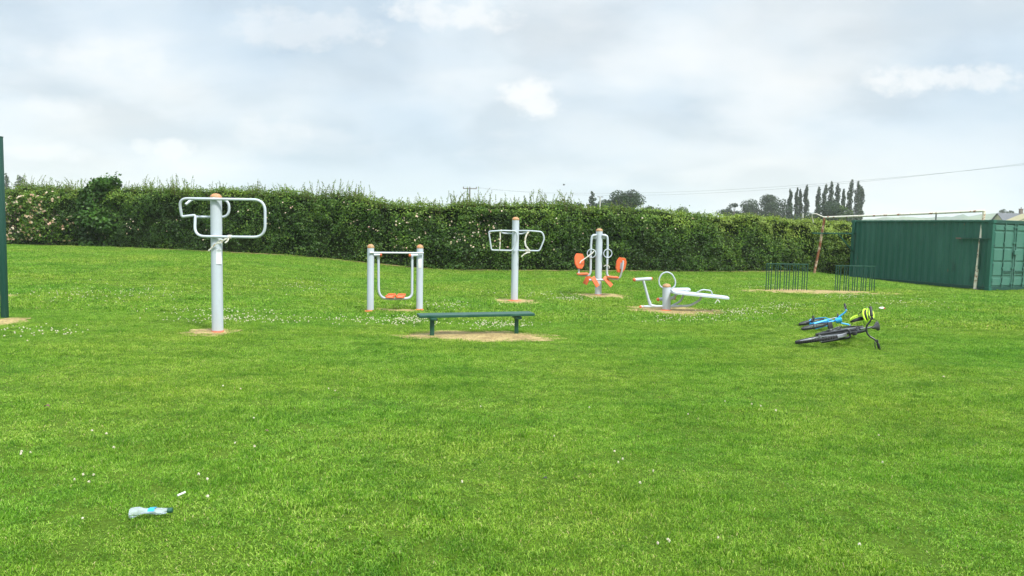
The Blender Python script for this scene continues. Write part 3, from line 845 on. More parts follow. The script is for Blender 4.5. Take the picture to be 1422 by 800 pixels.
tree('leafy_tree', 1170, 284, 26, 148, 'yellow green tree hugging the right side of the round dark tree', M['limeleaf'], 'round', 1800, 0.26, tint=0.3, seed=76)
UG = 'low dark trees at the feet of the poplars'
for i, (px, ty, w, lb) in enumerate([(1100, 299, 34, 'low dark tree at the feet of the left poplars'), (1128, 296, 34, 'low dark tree behind the left goal corner'), (1180, 297, 34, 'low dark tree at the feet of the right end poplars')]):
    tree('leafy_tree', px, ty, w, 160, lb, M['conifer'], 'round', 1800, 0.28, UG, tint=0.6, seed=80+i)
FG = 'two small far trees above the slate roof'
tree('leafy_tree', 1393, 290, 9, 330, 'bigger of the two tiny grey trees above the slate roof', M['poplar'], 'round', 420, 0.4, FG, tint=0.5, seed=90, base_frac=0.7)
tree('leafy_tree', 1404, 291.5, 7, 330, 'smaller tiny grey tree above the slate roof, nearer the chimney', M['poplar'], 'round', 300, 0.4, FG, tint=0.5, seed=91, base_frac=0.7)

# hills: far ridge on the right
def hills():
    bm = NB(); prev = None
    prof = [(900, 322), (1000, 318), (1100, 312), (1180, 306), (1230, 302), (1262, 301), (1290, 303), (1305, 301.5), (1322, 301), (1337, 297.5), (1345, 300), (1362, 297.5), (1385, 296.5), (1430, 296), (1500, 294), (1700, 300), (2000, 322)]
    pxs = np.array([p[0] for p in prof]); pys = np.array([p[1] for p in prof])
    for px in np.linspace(900, 2000, 330):
        py = float(np.interp(px, pxs, pys)) - 1.2*float(fbm(np.array([px*0.13]), np.array([0.]), 0, 3, 4)[0]-0.5)*2
        top = P(px, py, 1300)
        h = max(top.z, 1)
        rows = [(1080, -2), (1150, h*0.35), (1240, h*0.8), (1300, h), (1420, h*0.7), (1700, -2)]
        col = [bm.verts.new((top.x*yy/1300, yy, z)) for yy, z in rows]
        if prev:
            for k in range(len(col)-1): bm.faces.new((prev[k], col[k], col[k+1], prev[k+1]))
        prev = col
    m, nt, b = mat_new('far_wooded_slope')
    n1 = noise(nt, 0.012, 6)
    nt.links.new(ramp(nt, n1, [(0.4, (0.03, 0.07, 0.03)), (0.6, (0.09, 0.14, 0.05))]), b.inputs['Base Color']); b.inputs['Roughness'].default_value = 1
    o = link('hills', bm, m); tag(o, kind='structure')
hills()

# ------------------------------------------------------------------ utility poles, wires, bird, house
def poles():
    # left pole with cross arm
    d = 139.0; c = P(652.5, 262, d)
    r = empty('utility_pole', (c.x, d, 0), 'wooden electricity pole with a cross arm rising above the hedge', 'pole')
    bm = NB(); tube(bm, [(c.x, d, -0.5), (c.x, d, c.z+0.1)], [0.17, 0.12], 10); link('pole', bm, M['wood'], r)
    bm = NB(); bar(bm, (c.x-1.25, d, c.z), (c.x+1.25, d, c.z), 0.12, 0.14); link('cross_arm', bm, M['wood'], r)
    for sx in (-1.2, 0, 1.2):
        bm = NB(); lathe(bm, (c.x+sx, d, c.z+0.07), [(0.03, 0), (0.10, 0.06), (0.07, 0.12), (0.10, 0.18), (0.06, 0.27), (0, 0.3)], 10); link('insulator', bm, M['brick'], r)
    bm = NB(); tube(bm, [(c.x, d, c.z-0.8), (c.x-3.2, d+1, 0)], 0.03, 4); link('stay_wire', bm, M['wire'], r)
    # wires to the next pole, off to the right and nearer
    e = Vector((47.0, 61.0, 8.55))
    W = empty('overhead_wires', (c.x, d, c.z), 'pair of thin sagging overhead wires crossing the sky to the right', 'cables')
    for s_, dz, zz in ((1.2, 0.3, 0.18), (-1.2, 0.0, -0.25)):
        bm = NB(); a = Vector((c.x+s_, d, c.z+0.3)); b = e+Vector((s_*0.6, s_*0.8, zz))
        pts = []
        for k in range(41):
            t = k/40; p = a.lerp(b, t); p.z -= 4*2.15*t*(1-t)*(1+0.08*s_); pts.append(p)
        tube(bm, pts, 0.010, 4); link('wire', bm, plain('pale_cable', (0.22, 0.23, 0.24), 0.5), W)
    # slim pole in front of the oak
    c = P(833.5, 273, 120); bm = NB(); tube(bm, [(c.x, 120, -0.5), (c.x, 120, c.z)], [0.13, 0.11], 10)
    r = empty('utility_pole', (c.x, 120, 0), 'slim pale pole standing in front of the oak and conifer', 'pole')
    link('pole', bm, plain('pale_pole', (0.42, 0.42, 0.40), 0.8), r)
    bm = NB(); bar(bm, (c.x-0.45, 120, c.z-0.05), (c.x+0.45, 120, c.z-0.05), 0.1, 0.1); link('cross_arm', bm, M['wood'], r)
    c = P(1300.3, 294, 60); bm = NB(); tube(bm, [(c.x, 60, -0.5), (c.x, 60, c.z)], [0.07, 0.06], 8)
    r = link('slim_post', bm, M['wire']); tag(r, 'thin dark post seen just above the container roof', 'post')
    c = P(1115, 296, 90); bm = NB(); tube(bm, [(c.x, 90, -0.5), (c.x, 90, c.z)], [0.12, 0.10], 8)
    r = link('slim_post', bm, plain('pale_post', (0.40, 0.40, 0.38), 0.8)); tag(r, 'thin pale post below the left poplars behind the hedge', 'post')
poles()
def bird():
    c = P(783, 257, 45); r = empty('bird', c, 'small dark bird flying high above the hedge', 'bird')
    bm = NB()
    tube(bm, [c+Vector((-0.07, 0, -0.01)), c+Vector((-0.03, 0, 0.0)), c+Vector((0.02, 0, 0.0)), c+Vector((0.06, 0, 0.015)), c+Vector((0.085, 0, 0.01))], [0.006, 0.018, 0.022, 0.016, 0.003], 8)
    bm.verts.ensure_lookup_table()
    for s_ in (-1, 1):
        pts = [c+Vector((0.03, 0.01*s_, 0.01)), c+Vector((-0.03, 0.01*s_, 0.01)), c+Vector((-0.03, 0.09*s_, 0.06)), c+Vector((-0.055, 0.16*s_, 0.05)), c+Vector((0.02, 0.09*s_, 0.065))]
        lo = [p-Vector((0, 0, 0.004)) for p in pts]
        a = [bm.verts.new(p) for p in pts]; b = [bm.verts.new(p) for p in lo]
        bm.faces.new(a); bm.faces.new(b[::-1])
        for k in range(5): bm.faces.new((a[k], a[(k+1) % 5], b[(k+1) % 5], b[k]))
    link('body', bm, M['blackpl'], r)
bird()
def house():
    d = 190.0
    a = P(1384.5, 296, d); b = P(1425, 297, d); ev = P(1384.5, 310, d).z
    x0, x1 = a.x, a.x+9.5; rz = a.z; y0 = d-3.2; y1 = d+3.2
    r = empty('house', (x0, d, 0), 'slate roofed house with a chimney behind the container', 'house')
    bm = NB(); box(bm, ((x0+x1)/2+0.1, d, (ev-0.1)/2), (x1-x0-0.6, 5.9, ev-0.1)); link('wall', bm, M['stone'], r, smooth=False)
    bm = NB()
    for s_ in (-1, 1):
        bar(bm, ((x0+x1)/2, d+s_*3.5, ev-0.25), ((x0+x1)/2, d, rz), x1-x0, 0.14)
    rf = link('roof', bm, M['slate'], r, smooth=False)
    for gx in (x0+0.35, x1-0.35):
        bm = NB(); V = [bm.verts.new(v) for v in ((gx, y0+0.2, ev-0.15), (gx, y1-0.2, ev-0.15), (gx, d, rz-0.12))]; V2 = [bm.verts.new(v.co+Vector((0.12, 0, 0))) for v in V]
        bm.faces.new(V); bm.faces.new(V2[::-1])
        for k in range(3): bm.faces.new((V[k], V[(k+1) % 3], V2[(k+1) % 3], V2[k]))
        link('gable', bm, M['stone'], r, smooth=False)
    c = P(1417.5, 297, d); ct = P(1417.5, 290.5, d).z
    bm = NB(); box(bm, (c.x, d, (rz-0.7+ct)/2), (0.75, 0.6, ct-rz+0.7), bev=0.02); box(bm, (c.x, d, ct+0.03), (0.88, 0.72, 0.12)); ch = link('chimney', bm, M['brick'], rf, world=False, smooth=False)
    ch.data.transform(Matrix.Translation(-Vector((x0, d, 0))))
    bm = NB(); tube(bm, [(c.x, d, ct+0.05), (c.x, d, ct+0.5)], 0.1, 8); cp = link('chimney_pot', bm, M['brick'], r)
    for wx in (2.0, 4.8, 7.4):
        bm = NB(); box(bm, (x0+wx, y0+0.22, ev-1.1), (1.0, 0.1, 1.1)); link('window', bm, M['glassdk'], r, smooth=False)
    # lower wing whose pale gable end shows right of the main roof
    X = P(1405, 306, d-6); x0b = X.x; yb = d-6
    r2 = empty('house', (x0b+4, yb, 0), 'lower pale yellow lichened roof wing right of the slate roof', 'house')
    q = P(1424, 297.5, yb).z
    bm = NB(); pts = [(x0b, yb-2.6, 0), (x0b+8, yb-2.6, 0), (x0b+8, yb-2.6, X.z-0.1), (x0b+4, yb-2.6, q), (x0b, yb-2.6, X.z-0.1)]
    A = [bm.verts.new(p) for p in pts]; B = [bm.verts.new((p[0], yb+2.4, p[2])) for p in pts]
    bm.faces.new(A); bm.faces.new(B[::-1])
    for k in range(5): bm.faces.new((A[k], A[(k+1) % 5], B[(k+1) % 5], B[k]))
    link('wall', bm, M['stone'], r2, smooth=False)
    bm = NB(); bar(bm, (x0b-0.25, yb-0.1, X.z-0.2), (x0b+4, yb-0.1, q+0.08), 5.3, 0.12, up=(0, 0, 1)); bar(bm, (x0b+8.25, yb-0.1, X.z-0.2), (x0b+4, yb-0.1, q+0.08), 5.3, 0.12)
    link('roof', bm, plain('lichened_tiles', (0.30, 0.28, 0.16), 0.9, 0, 0.3, 2), r2, smooth=False)
house()

# ------------------------------------------------------------------ fitness equipment
def post(root, base, top, rad, capr=1.0, capmat='cap', flange=True, name='post', flsq=0.17):
    base = Vector(base); top = Vector(top)
    ax = (top-base).normalized()
    bm = NB(); tube(bm, [base-ax*0.05, top], rad, 28); o = link(name, bm, M['grey'], root)
    bm = NB(); lathe(bm, top, [(rad*1.05, -0.012), (rad*1.07, 0.004), (rad*1.02, 0.018), (rad*0.85, 0.038), (rad*0.5, 0.055), (0, 0.062)], 24, ax); link('cap', bm, M[capmat], root)
    if flange:
        bm = NB(); lathe(bm, base+Vector((0, 0, 0.002)), [(flsq, 0.0), (flsq*0.98, 0.010), (flsq*0.75, 0.016), (rad*1.06, 0.020), (rad*1.02, 0.028)], 24)
        link('base_flange', bm, M['orange'], root)
    return o
def PP(d): return lambda px, py, dy=0.0: P(px, py, d+dy) if dy == 0 else P(px, py, d)+Vector((0, dy, 0))

def ribbon(bm, pts, w, th=0.004, tw=0.6):
    pts = [Vector(p) for p in pts]; prev = None
    for i, p in enumerate(pts):
        t = (pts[min(i+1, len(pts)-1)]-pts[max(i-1, 0)]).normalized()
        s = t.cross(Vector((0, 1, 0)))
        s = s.normalized() if s.length > 1e-4 else Vector((1, 0, 0))
        a = tw*math.sin(i*1.1); n = Vector((0, 1, 0))
        s = (s*math.cos(a)+n*math.sin(a)).normalized(); nn = t.cross(s).normalized()
        ring = [bm.verts.new(p+s*w/2+nn*th), bm.verts.new(p-s*w/2+nn*th), bm.verts.new(p-s*w/2-nn*th), bm.verts.new(p+s*w/2-nn*th)]
        if prev:
            for k in range(4): bm.faces.new((prev[k], prev[(k+1) % 4], ring[(k+1) % 4], ring[k]))
        else: bm.faces.new(ring[::-1])
        prev = ring
    bm.faces.new(prev)

def pole_one():
    b = at(302.3, 461.5); d = b.y; Q = PP(d)
    root = empty('exercise_pole', b, 'nearest tall grey exercise pole carrying one wide rounded handle loop', 'exercise pole', 'grey exercise poles with handle loops')
    top = Q(300.0, 274.5)
    post(root, b, top, 0.0795, flsq=0.092)
    f = -0.105
    bm = NB()
    loop = [Q(253, 276, f), Q(371.5, 278, f), Q(371.5, 329.5, f), Q(274.5, 328.2, f), Q(272.5, 299, f*0.3), Q(255, 301.2, f*0.6)]
    tube(bm, rounded(loop, [0.20, 0.17, 0.17, 0.20, 0.03, 0.03], 8, True), 0.0195, 12, closed=True)
    link('handle_loop', bm, M['grey'], root)
    bm = NB(); f2 = 0.115
    loop2 = [Q(272.5, 301.2, f2-0.12), Q(276, 301.2, f2), Q(313.8, 301.5, f2), Q(314.2, 277, f2), Q(262, 276.0, f2), Q(257, 284, f2-0.1)]
    tube(bm, rounded(loop2, 0.12, 8), 0.0185, 12); link('handle_loop', bm, M['grey'], root)
    for py, ff in ((276.5, f), (328.5, f), (301.5, f2)):
        bm = NB(); c = Q(300.5, py, 0); tube(bm, [c+Vector((0, ff, 0)), c], 0.022, 10); link('bracket', bm, M['grey'], root)
    bm = NB(); c = Q(303.3, 357, 0)
    n = 8; vv = []
    for k in range(n+1):
        a = math.radians(-95+k*58/n+10); rr = 0.0815
        vv.append([bm.verts.new(c+Vector((rr*math.cos(a)-0.01, rr*math.sin(a), z))) for z in (-0.10, 0.12)])
    for A, B in zip(vv, vv[1:]): bm.faces.new((A[0], B[0], B[1], A[1]))
    # faint printed lines
    m, nt, bb = mat_new('instruction_sticker'); n1 = noise(nt, 60, 3, scl=(1, 1, 4))
    nt.links.new(ramp(nt, n1, [(0.35, (0.55, 0.57, 0.60)), (0.5, (0.74, 0.77, 0.82))]), bb.inputs['Base Color'])
    link('sticker', bm, m, root)
    # fraying tape tied round the lower rail
    tr = empty('tape_strip', Q(325, 328, f), 'frayed pale tape knotted to the wide loop and trailing across the nearest pole', 'tape', 'pale tape strips tied to the exercise poles')
    bm = NB()
    for k in range(4):
        c = Q(321+k*1.3, 329, f); pts = [c+Vector((0.004*math.sin(a*3+k), 0.026*math.cos(a), 0.026*math.sin(a))) for a in np.linspace(0, 6.4, 13)]
        tube(bm, pts, 0.005, 5)
    pts = [Q(320, 331, f-0.03), Q(316, 333, f-0.04), Q(311, 334, f-0.05), Q(306, 337, f-0.02), Q(301, 341, f-0.005), Q(296.5, 345, f+0.01), Q(292.5, 348, f+0.03)]
    ribbon(bm, pts, 0.022)
    ribbon(bm, [Q(322, 331, f-.02), Q(321, 334, f-.03), Q(318, 337, f-.04)], 0.02); ribbon(bm, [Q(318, 331, f-.02), Q(312, 337, f-.04), Q(308, 337.5, f-.05)], 0.018)
    link('strip', bm, M['tape'], tr)
pole_one()

def pole_two():
    b = at(714.3, 418); d = b.y; Q = PP(d)
    root = empty('exercise_pole', b, 'further grey exercise pole with two small angular handle loops, behind the bench', 'exercise pole', 'grey exercise poles with handle loops')
    post(root, b, Q(716.2, 305), 0.0785, flsq=0.16)
    f = -0.12; bm = NB()
    L1 = [Q(679, 321.5, f-0.06), Q(697, 320.3, f-0.12), Q(716.5, 320.8, f-0.10), Q(719, 330, f-0.06), Q(711.5, 347.8, f-0.05), Q(682.8, 347.2, f-0.05)]
    tube(bm, rounded(L1, [0.04, 0.05, 0.06, 0.10, 0.04, 0.04], 6, True), 0.0175, 10, closed=True); link('handle_loop', bm, M['grey'], root)
    bm = NB()
    L2 = [Q(734, 320.5, -0.12), Q(752.5, 322, -0.1), Q(756.0, 331, -0.1), Q(749, 348.3, -0.1), Q(722, 347.8, -0.1), Q(719, 347.8, 0)]
    tube(bm, rounded([Q(718, 320.5, 0)]+L2, [0, 0.04, 0.06, 0.1, 0.05, 0.02, 0], 6), 0.0175, 10); link('handle_loop', bm, M['grey'], root)
    bm = NB(); L3 = [Q(694.5, 321, f-0.06), Q(697.5, 324, 0.12), Q(727, 325, 0.13), Q(734, 320.8, -0.08)]
    tube(bm, rounded(L3, 0.08, 6), 0.0165, 10); link('back_rail', bm, M['grey'], root)
    bm = NB(); tube(bm, [Q(694.5, 321, f-0.11), Q(695, 330, f-0.1), Q(694, 347, f-0.06)], 0.014, 8); link('upright', bm, M['tape'], root)
    bm = NB(); box(bm, Q(694.3, 321.5, f-0.09), (0.045, 0.05, 0.05), bev=0.006); link('clamp', bm, M['wire'], root)
    for px, py in ((715, 322), (714.8, 347.8)):
        bm = NB(); c = Q(px, py); tube(bm, [c+Vector((0, -0.19, 0)), c], 0.02, 10); link('bracket', bm, M['grey'], root)
    tr = empty('tape_strip', Q(733, 340, -0.1), 'curved pale tape wound on the small right hand loop with a dangling tail', 'tape', 'pale tape strips tied to the exercise poles')
    bm = NB()
    pts = [Q(734.5, 320.8, -.12), Q(731.5, 325, -.13), Q(729.5, 330, -.13), Q(729, 336, -.13), Q(730, 341, -.13), Q(733, 345, -.13), Q(736, 348.5, -.13)]
    ribbon(bm, pts, 0.035, 0.006, 0.3)
    for k in range(5):
        c = Q(729.5+k*1.4, 348, -.1); tube(bm, [c+Vector((0.004*math.sin(a*3+k), 0.026*math.cos(a), 0.028*math.sin(a))) for a in np.linspace(0, 6.4, 11)], 0.007, 5)
    ribbon(bm, [Q(736, 350, -.13), Q(732, 350.5, -.15), Q(728, 352.5, -.16), Q(724, 356, -.16)], 0.024, 0.005, 0.3)
    link('strip', bm, M['tape'], tr)
pole_two()

def air_walker():
    bl = at(514.3, 432.5); br = at(582.6, 430.8)
    br.y = min(br.y, bl.y+0.45); dl, dr = bl.y, br.y
    root = empty('swing_walker', bl, 'grey two post swing walker with orange footplates left of the bench', 'exercise machine')
    post(root, bl, P(514.8, 343.5, dl), 0.0635, flsq=0.115); post(root, br, P(583.3, 344, dr), 0.0635, flsq=0.10)
    bm = NB(); off = Vector((0, -0.085, 0))
    tube(bm, [P(514.5, 350.8, dl)+off, P(588.8, 351.3, dr)+off], 0.017, 12); link('crossbar', bm, M['grey'], root)
    A = P(526.5, 354.2, dl+0.08); B = P(571.5, 354.5, dr-0.08)
    for a, c, e in ((P(515, 354.2, dl+0.02), P(529.2, 354.4, dl+0.08), 1), (P(583, 354.4, dr-0.02), P(568.8, 354.6, dr-0.08), -1)):
        bm = NB(); tube(bm, [a, c], 0.027, 12); link('pivot_arm', bm, M['grey'], root)
        bm = NB(); t = (c-a).normalized(); lathe(bm, c, [(0.030, -0.025), (0.031, 0.0), (0.026, 0.014), (0, 0.02)], 14, t); link('arm_cap', bm, M['orange'], root)
    d1 = (dl+dr)/2
    pts = [P(525.5, 355, dl+0.08), P(525.6, 380, dl+.09), P(526.0, 415.0, dl+.1), P(541, 415.0, d1-0.05), P(556, 415.0, d1+0.05), P(572.2, 414.0, dr-.1), P(572.4, 380, dr-.09), P(572.4, 355, dr-.08)]
    pts = [pts[0], pts[1], pts[2], pts[4]-Vector((0.02, 0, 0)), pts[5], pts[6], pts[7]]
    bm = NB(); tube(bm, rounded(pts, [0, 0.05, 0.20, 0.02, 0.20, 0.05, 0], 10), 0.0235, 14); link('swing_frame', bm, M['grey'], root)
    for px, dd in ((542.5, d1-0.08), (556.5, d1+0.05)):
        c = P(px, 411.8, dd); bm = NB()
        box(bm, c, (0.155, 0.30, 0.022), Euler((0.05, 0, 0.08)).to_matrix(), 0.008)
        box(bm, c+Vector((0, 0.14, 0.02)), (0.15, 0.02, 0.05), None, 0.006); box(bm, c+Vector((0.07, 0, 0.015)), (0.015, 0.28, 0.03), None, 0.004); box(bm, c+Vector((-0.07, 0, 0.015)), (0.015, 0.28, 0.03), None, 0.004)
        link('footplate', bm, M['orange'], root)
    bm = NB(); c = P(583.6, 366, dr); box(bm, c+Vector((0.0, -0.062, 0)), (0.06, 0.006, 0.17), None, 0.002); link('sticker', bm, M['white'], root)
air_walker()

def hexpad(bm, c, u, v, n, w, h, th, cut=0.32):
    pts = [(-w/2*0.62, h/2), (w/2*0.62, h/2), (w/2, h/2*(1-cut*1.6)), (w/2*0.95, -h/2*0.45), (w/2*0.45, -h/2), (-w/2*0.45, -h/2), (-w/2*0.95, -h/2*0.45), (-w/2, h/2*(1-cut*1.6))]
    A = [bm.verts.new(c+u*a+v*b+n*th/2) for a, b in pts]; B = [bm.verts.new(c+u*a+v*b-n*th/2) for a, b in pts]
    bm.faces.new(A); bm.faces.new(B[::-1]); k = len(pts); es = []
    for i in range(k): bm.faces.new((A[i], B[i], B[(i+1) % k], A[(i+1) % k]))
    es = [e for v_ in A+B for e in v_.link_edges]
    bmesh.ops.bevel(bm, geom=list(set(es)), offset=th*0.3, segments=2, affect='EDGES')

def leg_press():
    b = at(830.6, 410.2); d = b.y; Q = PP(d)
    root = empty('leg_press', b, 'grey seated press machine with two orange seats facing each other across a central post', 'exercise machine')
    post(root, b, Q(832.3, 320.5), 0.083, flsq=0.10)
    bm = NB()
    for s_, px in ((-1, 826.5), (1, 838)):
        bar(bm, Q(832, 328), Q(832+s_*9, 328.5), 0.09, 0.12, 0.008)
        bar(bm, Q(832, 334), Q(832+s_*6, 330), 0.05, 0.05, 0.004)
    link('top_bracket', bm, M['grey'], root)
    for s_ in (-1, 1):
        bm = NB()
        if s_ < 0: pts = [Q(828, 326.5, -.08), Q(821.5, 327.5, -.08), Q(820.3, 340, -.08), Q(819.6, 378, -.08), Q(818, 382, -.08), Q(806, 382.5, -.08)]
        else: pts = [Q(836, 326.5, -.08), Q(843, 327.5, -.08), Q(843.3, 340, -.08), Q(842.2, 381, -.08), Q(846, 386.5, -.08), Q(858, 387.3, -.08)]
        tube(bm, rounded(pts, [0, 0.14, 0.02, 0.06, 0.05, 0], 8), 0.027, 12); link('swing_arm', bm, M['grey'], root)
        bm = NB(); c = Q(820.8 if s_ < 0 else 843.2, 351.8, -0.11)
        tube(bm, [c+Vector((0.105*math.cos(a), 0.02*math.cos(a)*s_, 0.105*math.sin(a))) for a in np.linspace(0, 2*math.pi, 25)[:-1]], 0.0125, 8, closed=True); link('handle_ring', bm, M['grey'], root)
        # seat
        bm = NB(); c = Q(808.5 if s_ < 0 else 850.0, 380.0 if s_ < 0 else 384.3, -.08)
        box(bm, c, (0.28, 0.34, 0.04), Euler((0, -0.06*s_*-1, 0)).to_matrix(), 0.014); link('seat', bm, M['orange'], root)
    # backrests and their brackets
    bm = NB(); c = Q(804.3, 362.5, -0.08)
    n = Vector((0.62, -0.76, 0.12)).normalized(); v = Vector((0.08, 0.0, 1)); v = (v-n*v.dot(n)).normalized(); u = v.cross(n).normalized()
    hexpad(bm, c, u, v, n, 0.34, 0.38, 0.035); link('backrest', bm, M['orange'], root)
    bm = NB(); tube(bm, rounded([Q(812, 382.5, -.08), Q(803, 382.5, -.06), Q(804, 374, -.02), Q(804.5, 362, -.03)], 0.05), 0.02, 10); link('backrest_bracket', bm, M['grey'], root)
    bm = NB(); c = Q(861.5, 368.0, -0.10)
    n = Vector((-0.72, -0.10, 0.15)).normalized(); n = Vector((-0.55, 0.80, 0.1)).normalized(); v = Vector((0.14, 0.0, 1)); v = (v-n*v.dot(n)).normalized(); u = v.cross(n).normalized()
    hexpad(bm, c, u, v, n, 0.34, 0.38, 0.035); link('backrest', bm, M['orange'], root)
    bm = NB(); tube(bm, rounded([Q(853, 387.3, -.08), Q(860.0, 386, -.10), Q(862.8, 374, -.16), Q(864, 361.5, -.17)], 0.08), 0.022, 10)
    box(bm, Q(862.0, 369, -0.145), (0.10, 0.02, 0.16), Euler((0, 0.15, -0.6)).to_matrix(), 0.006); link('backrest_bracket', bm, M['grey'], root)
    # foot plates
    bm = NB(); tube(bm, [Q(817.5, 388.5, -.06), Q(846, 388.5, -.06)], 0.028, 10)
    link('footplate_axle', bm, M['grey'], root)
    for (x1, y1, x2, y2, dy) in ((818.5, 383.5, 812.5, 395, 0.10), (821.5, 384, 829, 397, -.20), (837.5, 384, 848, 396.5, -.20), (834, 385, 827.5, 396, 0.14)):
        a = Q(x1, y1, dy); c2 = Q(x2, y2, dy)
        bm = NB(); bar(bm, a, c2, 0.13, 0.022, 0.007, up=(0, -0.6, 0.8)); link('footplate', bm, M['orange'], root)
    # tape tied from left backrest to ring
    tr = empty('tape_strip', Q(812, 358, -.2), 'pale tape stretched from the left orange backrest up to the handle ring', 'tape', 'pale tape strips tied to the exercise machines')
    bm = NB(); ribbon(bm, [Q(804.5, 365.5, -.13), Q(806, 362.5, -.14), Q(811, 359, -.15), Q(816, 355.5, -.14), Q(822, 351, -.13), Q(824, 348.5, -.13)], 0.026, 0.005, 0.2); link('strip', bm, M['tape'], tr)
    tr = empty('tape_strip', Q(842, 368, -.12), 'short pale tape knot on the right swing arm of the seated press machine', 'tape', 'pale tape strips tied to the exercise machines')
    bm = NB(); ribbon(bm, [Q(837.5, 369.5, -.13), Q(840, 368, -.14), Q(843, 367.5, -.14), Q(845.5, 370, -.13), Q(845, 372.5, -.12)], 0.016, 0.004, 0.2); link('strip', bm, M['tape'], tr)
leg_press()

def situp():
    b = at(925.6, 431.5); d = b.y; Q = PP(d)
    root = empty('sit_up_bench', b, 'low grey sit up bench with a sloping board, roller bars and a ring handle', 'exercise machine')
    post(root, b, Q(925.6, 397.8), 0.083, flsq=0.135)
    def roller(a, c, r):
        bm = NB(); tube(bm, [a, c], r, 14); rl = link('roller_bar', bm, M['grey'], root)
        for e, o in ((a, a-c), (c, c-a)):
            bm = NB(); lathe(bm, e, [(r*1.08, -0.012), (r*1.1, 0.0), (r*0.9, 0.018), (r*0.45, 0.03), (0, 0.034)], 14, o.normalized()); link('roller_cap', bm, M['orange'], root)
    roller(Q(879.5, 388, -.12), Q(905.5, 387.6, .10), 0.034)
    roller(Q(915, 416.5, 0.10), Q(941.0, 415.8, 0.32), 0.034)
    roller(Q(889, 425.8, -0.04), Q(893, 425.8, 0.0), 0.024)
    bm = NB(); tube(bm, [Q(893.2, 389, 0), Q(902.5, 423, 0)], 0.026, 12); tube(bm, rounded([Q(902, 418, 0), Q(903, 424, 0), Q(911, 425.5, 0)], 0.05), 0.028, 10); link('upright', bm, M['grey'], root)
    bm = NB(); tube(bm, rounded([Q(889, 425.8, 0), Q(925, 425.3, 0), Q(957, 424.3, -0.08), Q(971, 416, -0.08), Q(973.5, 409, -.08)], [0, 0, 0.1, 0.1, 0], 8), 0.024, 12); link('lower_rail', bm, M['grey'], root)
    # ring handle
    bm = NB(); pts = [Q(920.5, 400, -.02), Q(915.5, 396.5, -.02), Q(914.3, 388, -.03), Q(918.5, 380, -.03), Q(926, 377.3, -.03), Q(933, 380.5, -.03), Q(937.8, 390, -.03), Q(937, 397.5, -.03), Q(931, 401.5, -.02)]
    tube(bm, rounded(pts, 0.12, 5), 0.015, 10); link('ring_handle', bm, M['grey'], root)
    # boards
    def board(a, c, w, th, taper=1.0):
        bm = NB(); t = (c-a); n = 16
        secs = []
        for k in range(n+1):
            f = k/n; p = a.lerp(c, f)
            ww = w*(1-(1-taper)*f); e = min(f, 1-f)*n
            ww *= (0.75 if e < 0.5 else 1)
            secs.append([bm.verts.new(p+Vector((0, y, z+0.06*y))) for y, z in ((-ww/2, -th/2), (-ww/2, th*0.3), (-ww/2+th*0.3, th/2), (ww/2-th*0.3, th/2), (ww/2, th*.3), (ww/2, -th/2))])
        for A, B in zip(secs, secs[1:]):
            for k in range(6): bm.faces.new((A[k], A[(k+1) % 6], B[(k+1) % 6], B[k]))
        bm.faces.new(secs[0][::-1]); bm.faces.new(secs[-1]); return bm
    link('board', board(Q(931.5, 404.5, -0.12), Q(1008.5, 412.6, -0.12), 0.38, 0.042, 0.7), M['grey'], root)
    link('board', board(Q(932.5, 403.6, 0.28), Q(962, 403.2, 0.28), 0.26, 0.036), M['grey'], root)
    bm = NB(); tube(bm, rounded([Q(963, 405.5, -.24), Q(971, 400.7, -.24), Q(983.5, 402.5, -.24), Q(984.8, 408, -.24)], 0.06), 0.0135, 10); link('hand_rail', bm, M['grey'], root)
    bm = NB(); tube(bm, [Q(928, 418, 0), Q(942.5, 407, 0)], 0.022, 10); tube(bm, rounded([Q(930, 426.5, .02), Q(946, 418, 0), Q(950, 407.5, 0)], 0.12), 0.02, 10)
    tube(bm, [Q(934, 403, 0.3), Q(934, 424, .3), Q(925.6, 425, 0)], 0.02, 10)
    tube(bm, [Q(925.6, 406, 0), Q(940, 405.5, -.1)], 0.024, 10); link('strut', bm, M['grey'], root)
    tube(bm := NB(), [Q(955, 405.5, -.1), Q(955, 405, .3)], 0.018, 8); link('cross_rail', bm, M['grey'], root)
    tr = empty('tape_strip', Q(991, 415, -.2), 'tiny scrap of pale tape hanging below the tip of the sit up board', 'tape', 'pale tape strips tied to the exercise machines')
    bm = NB(); ribbon(bm, [Q(992, 414, -.26), Q(990, 417, -.26), Q(988, 419.5, -.26)], 0.014); ribbon(bm, [Q(992, 414, -.26), Q(994, 417, -.26), Q(994.5, 418.5, -.26)], 0.012); link('strip', bm, M['tape'], tr)
situp()

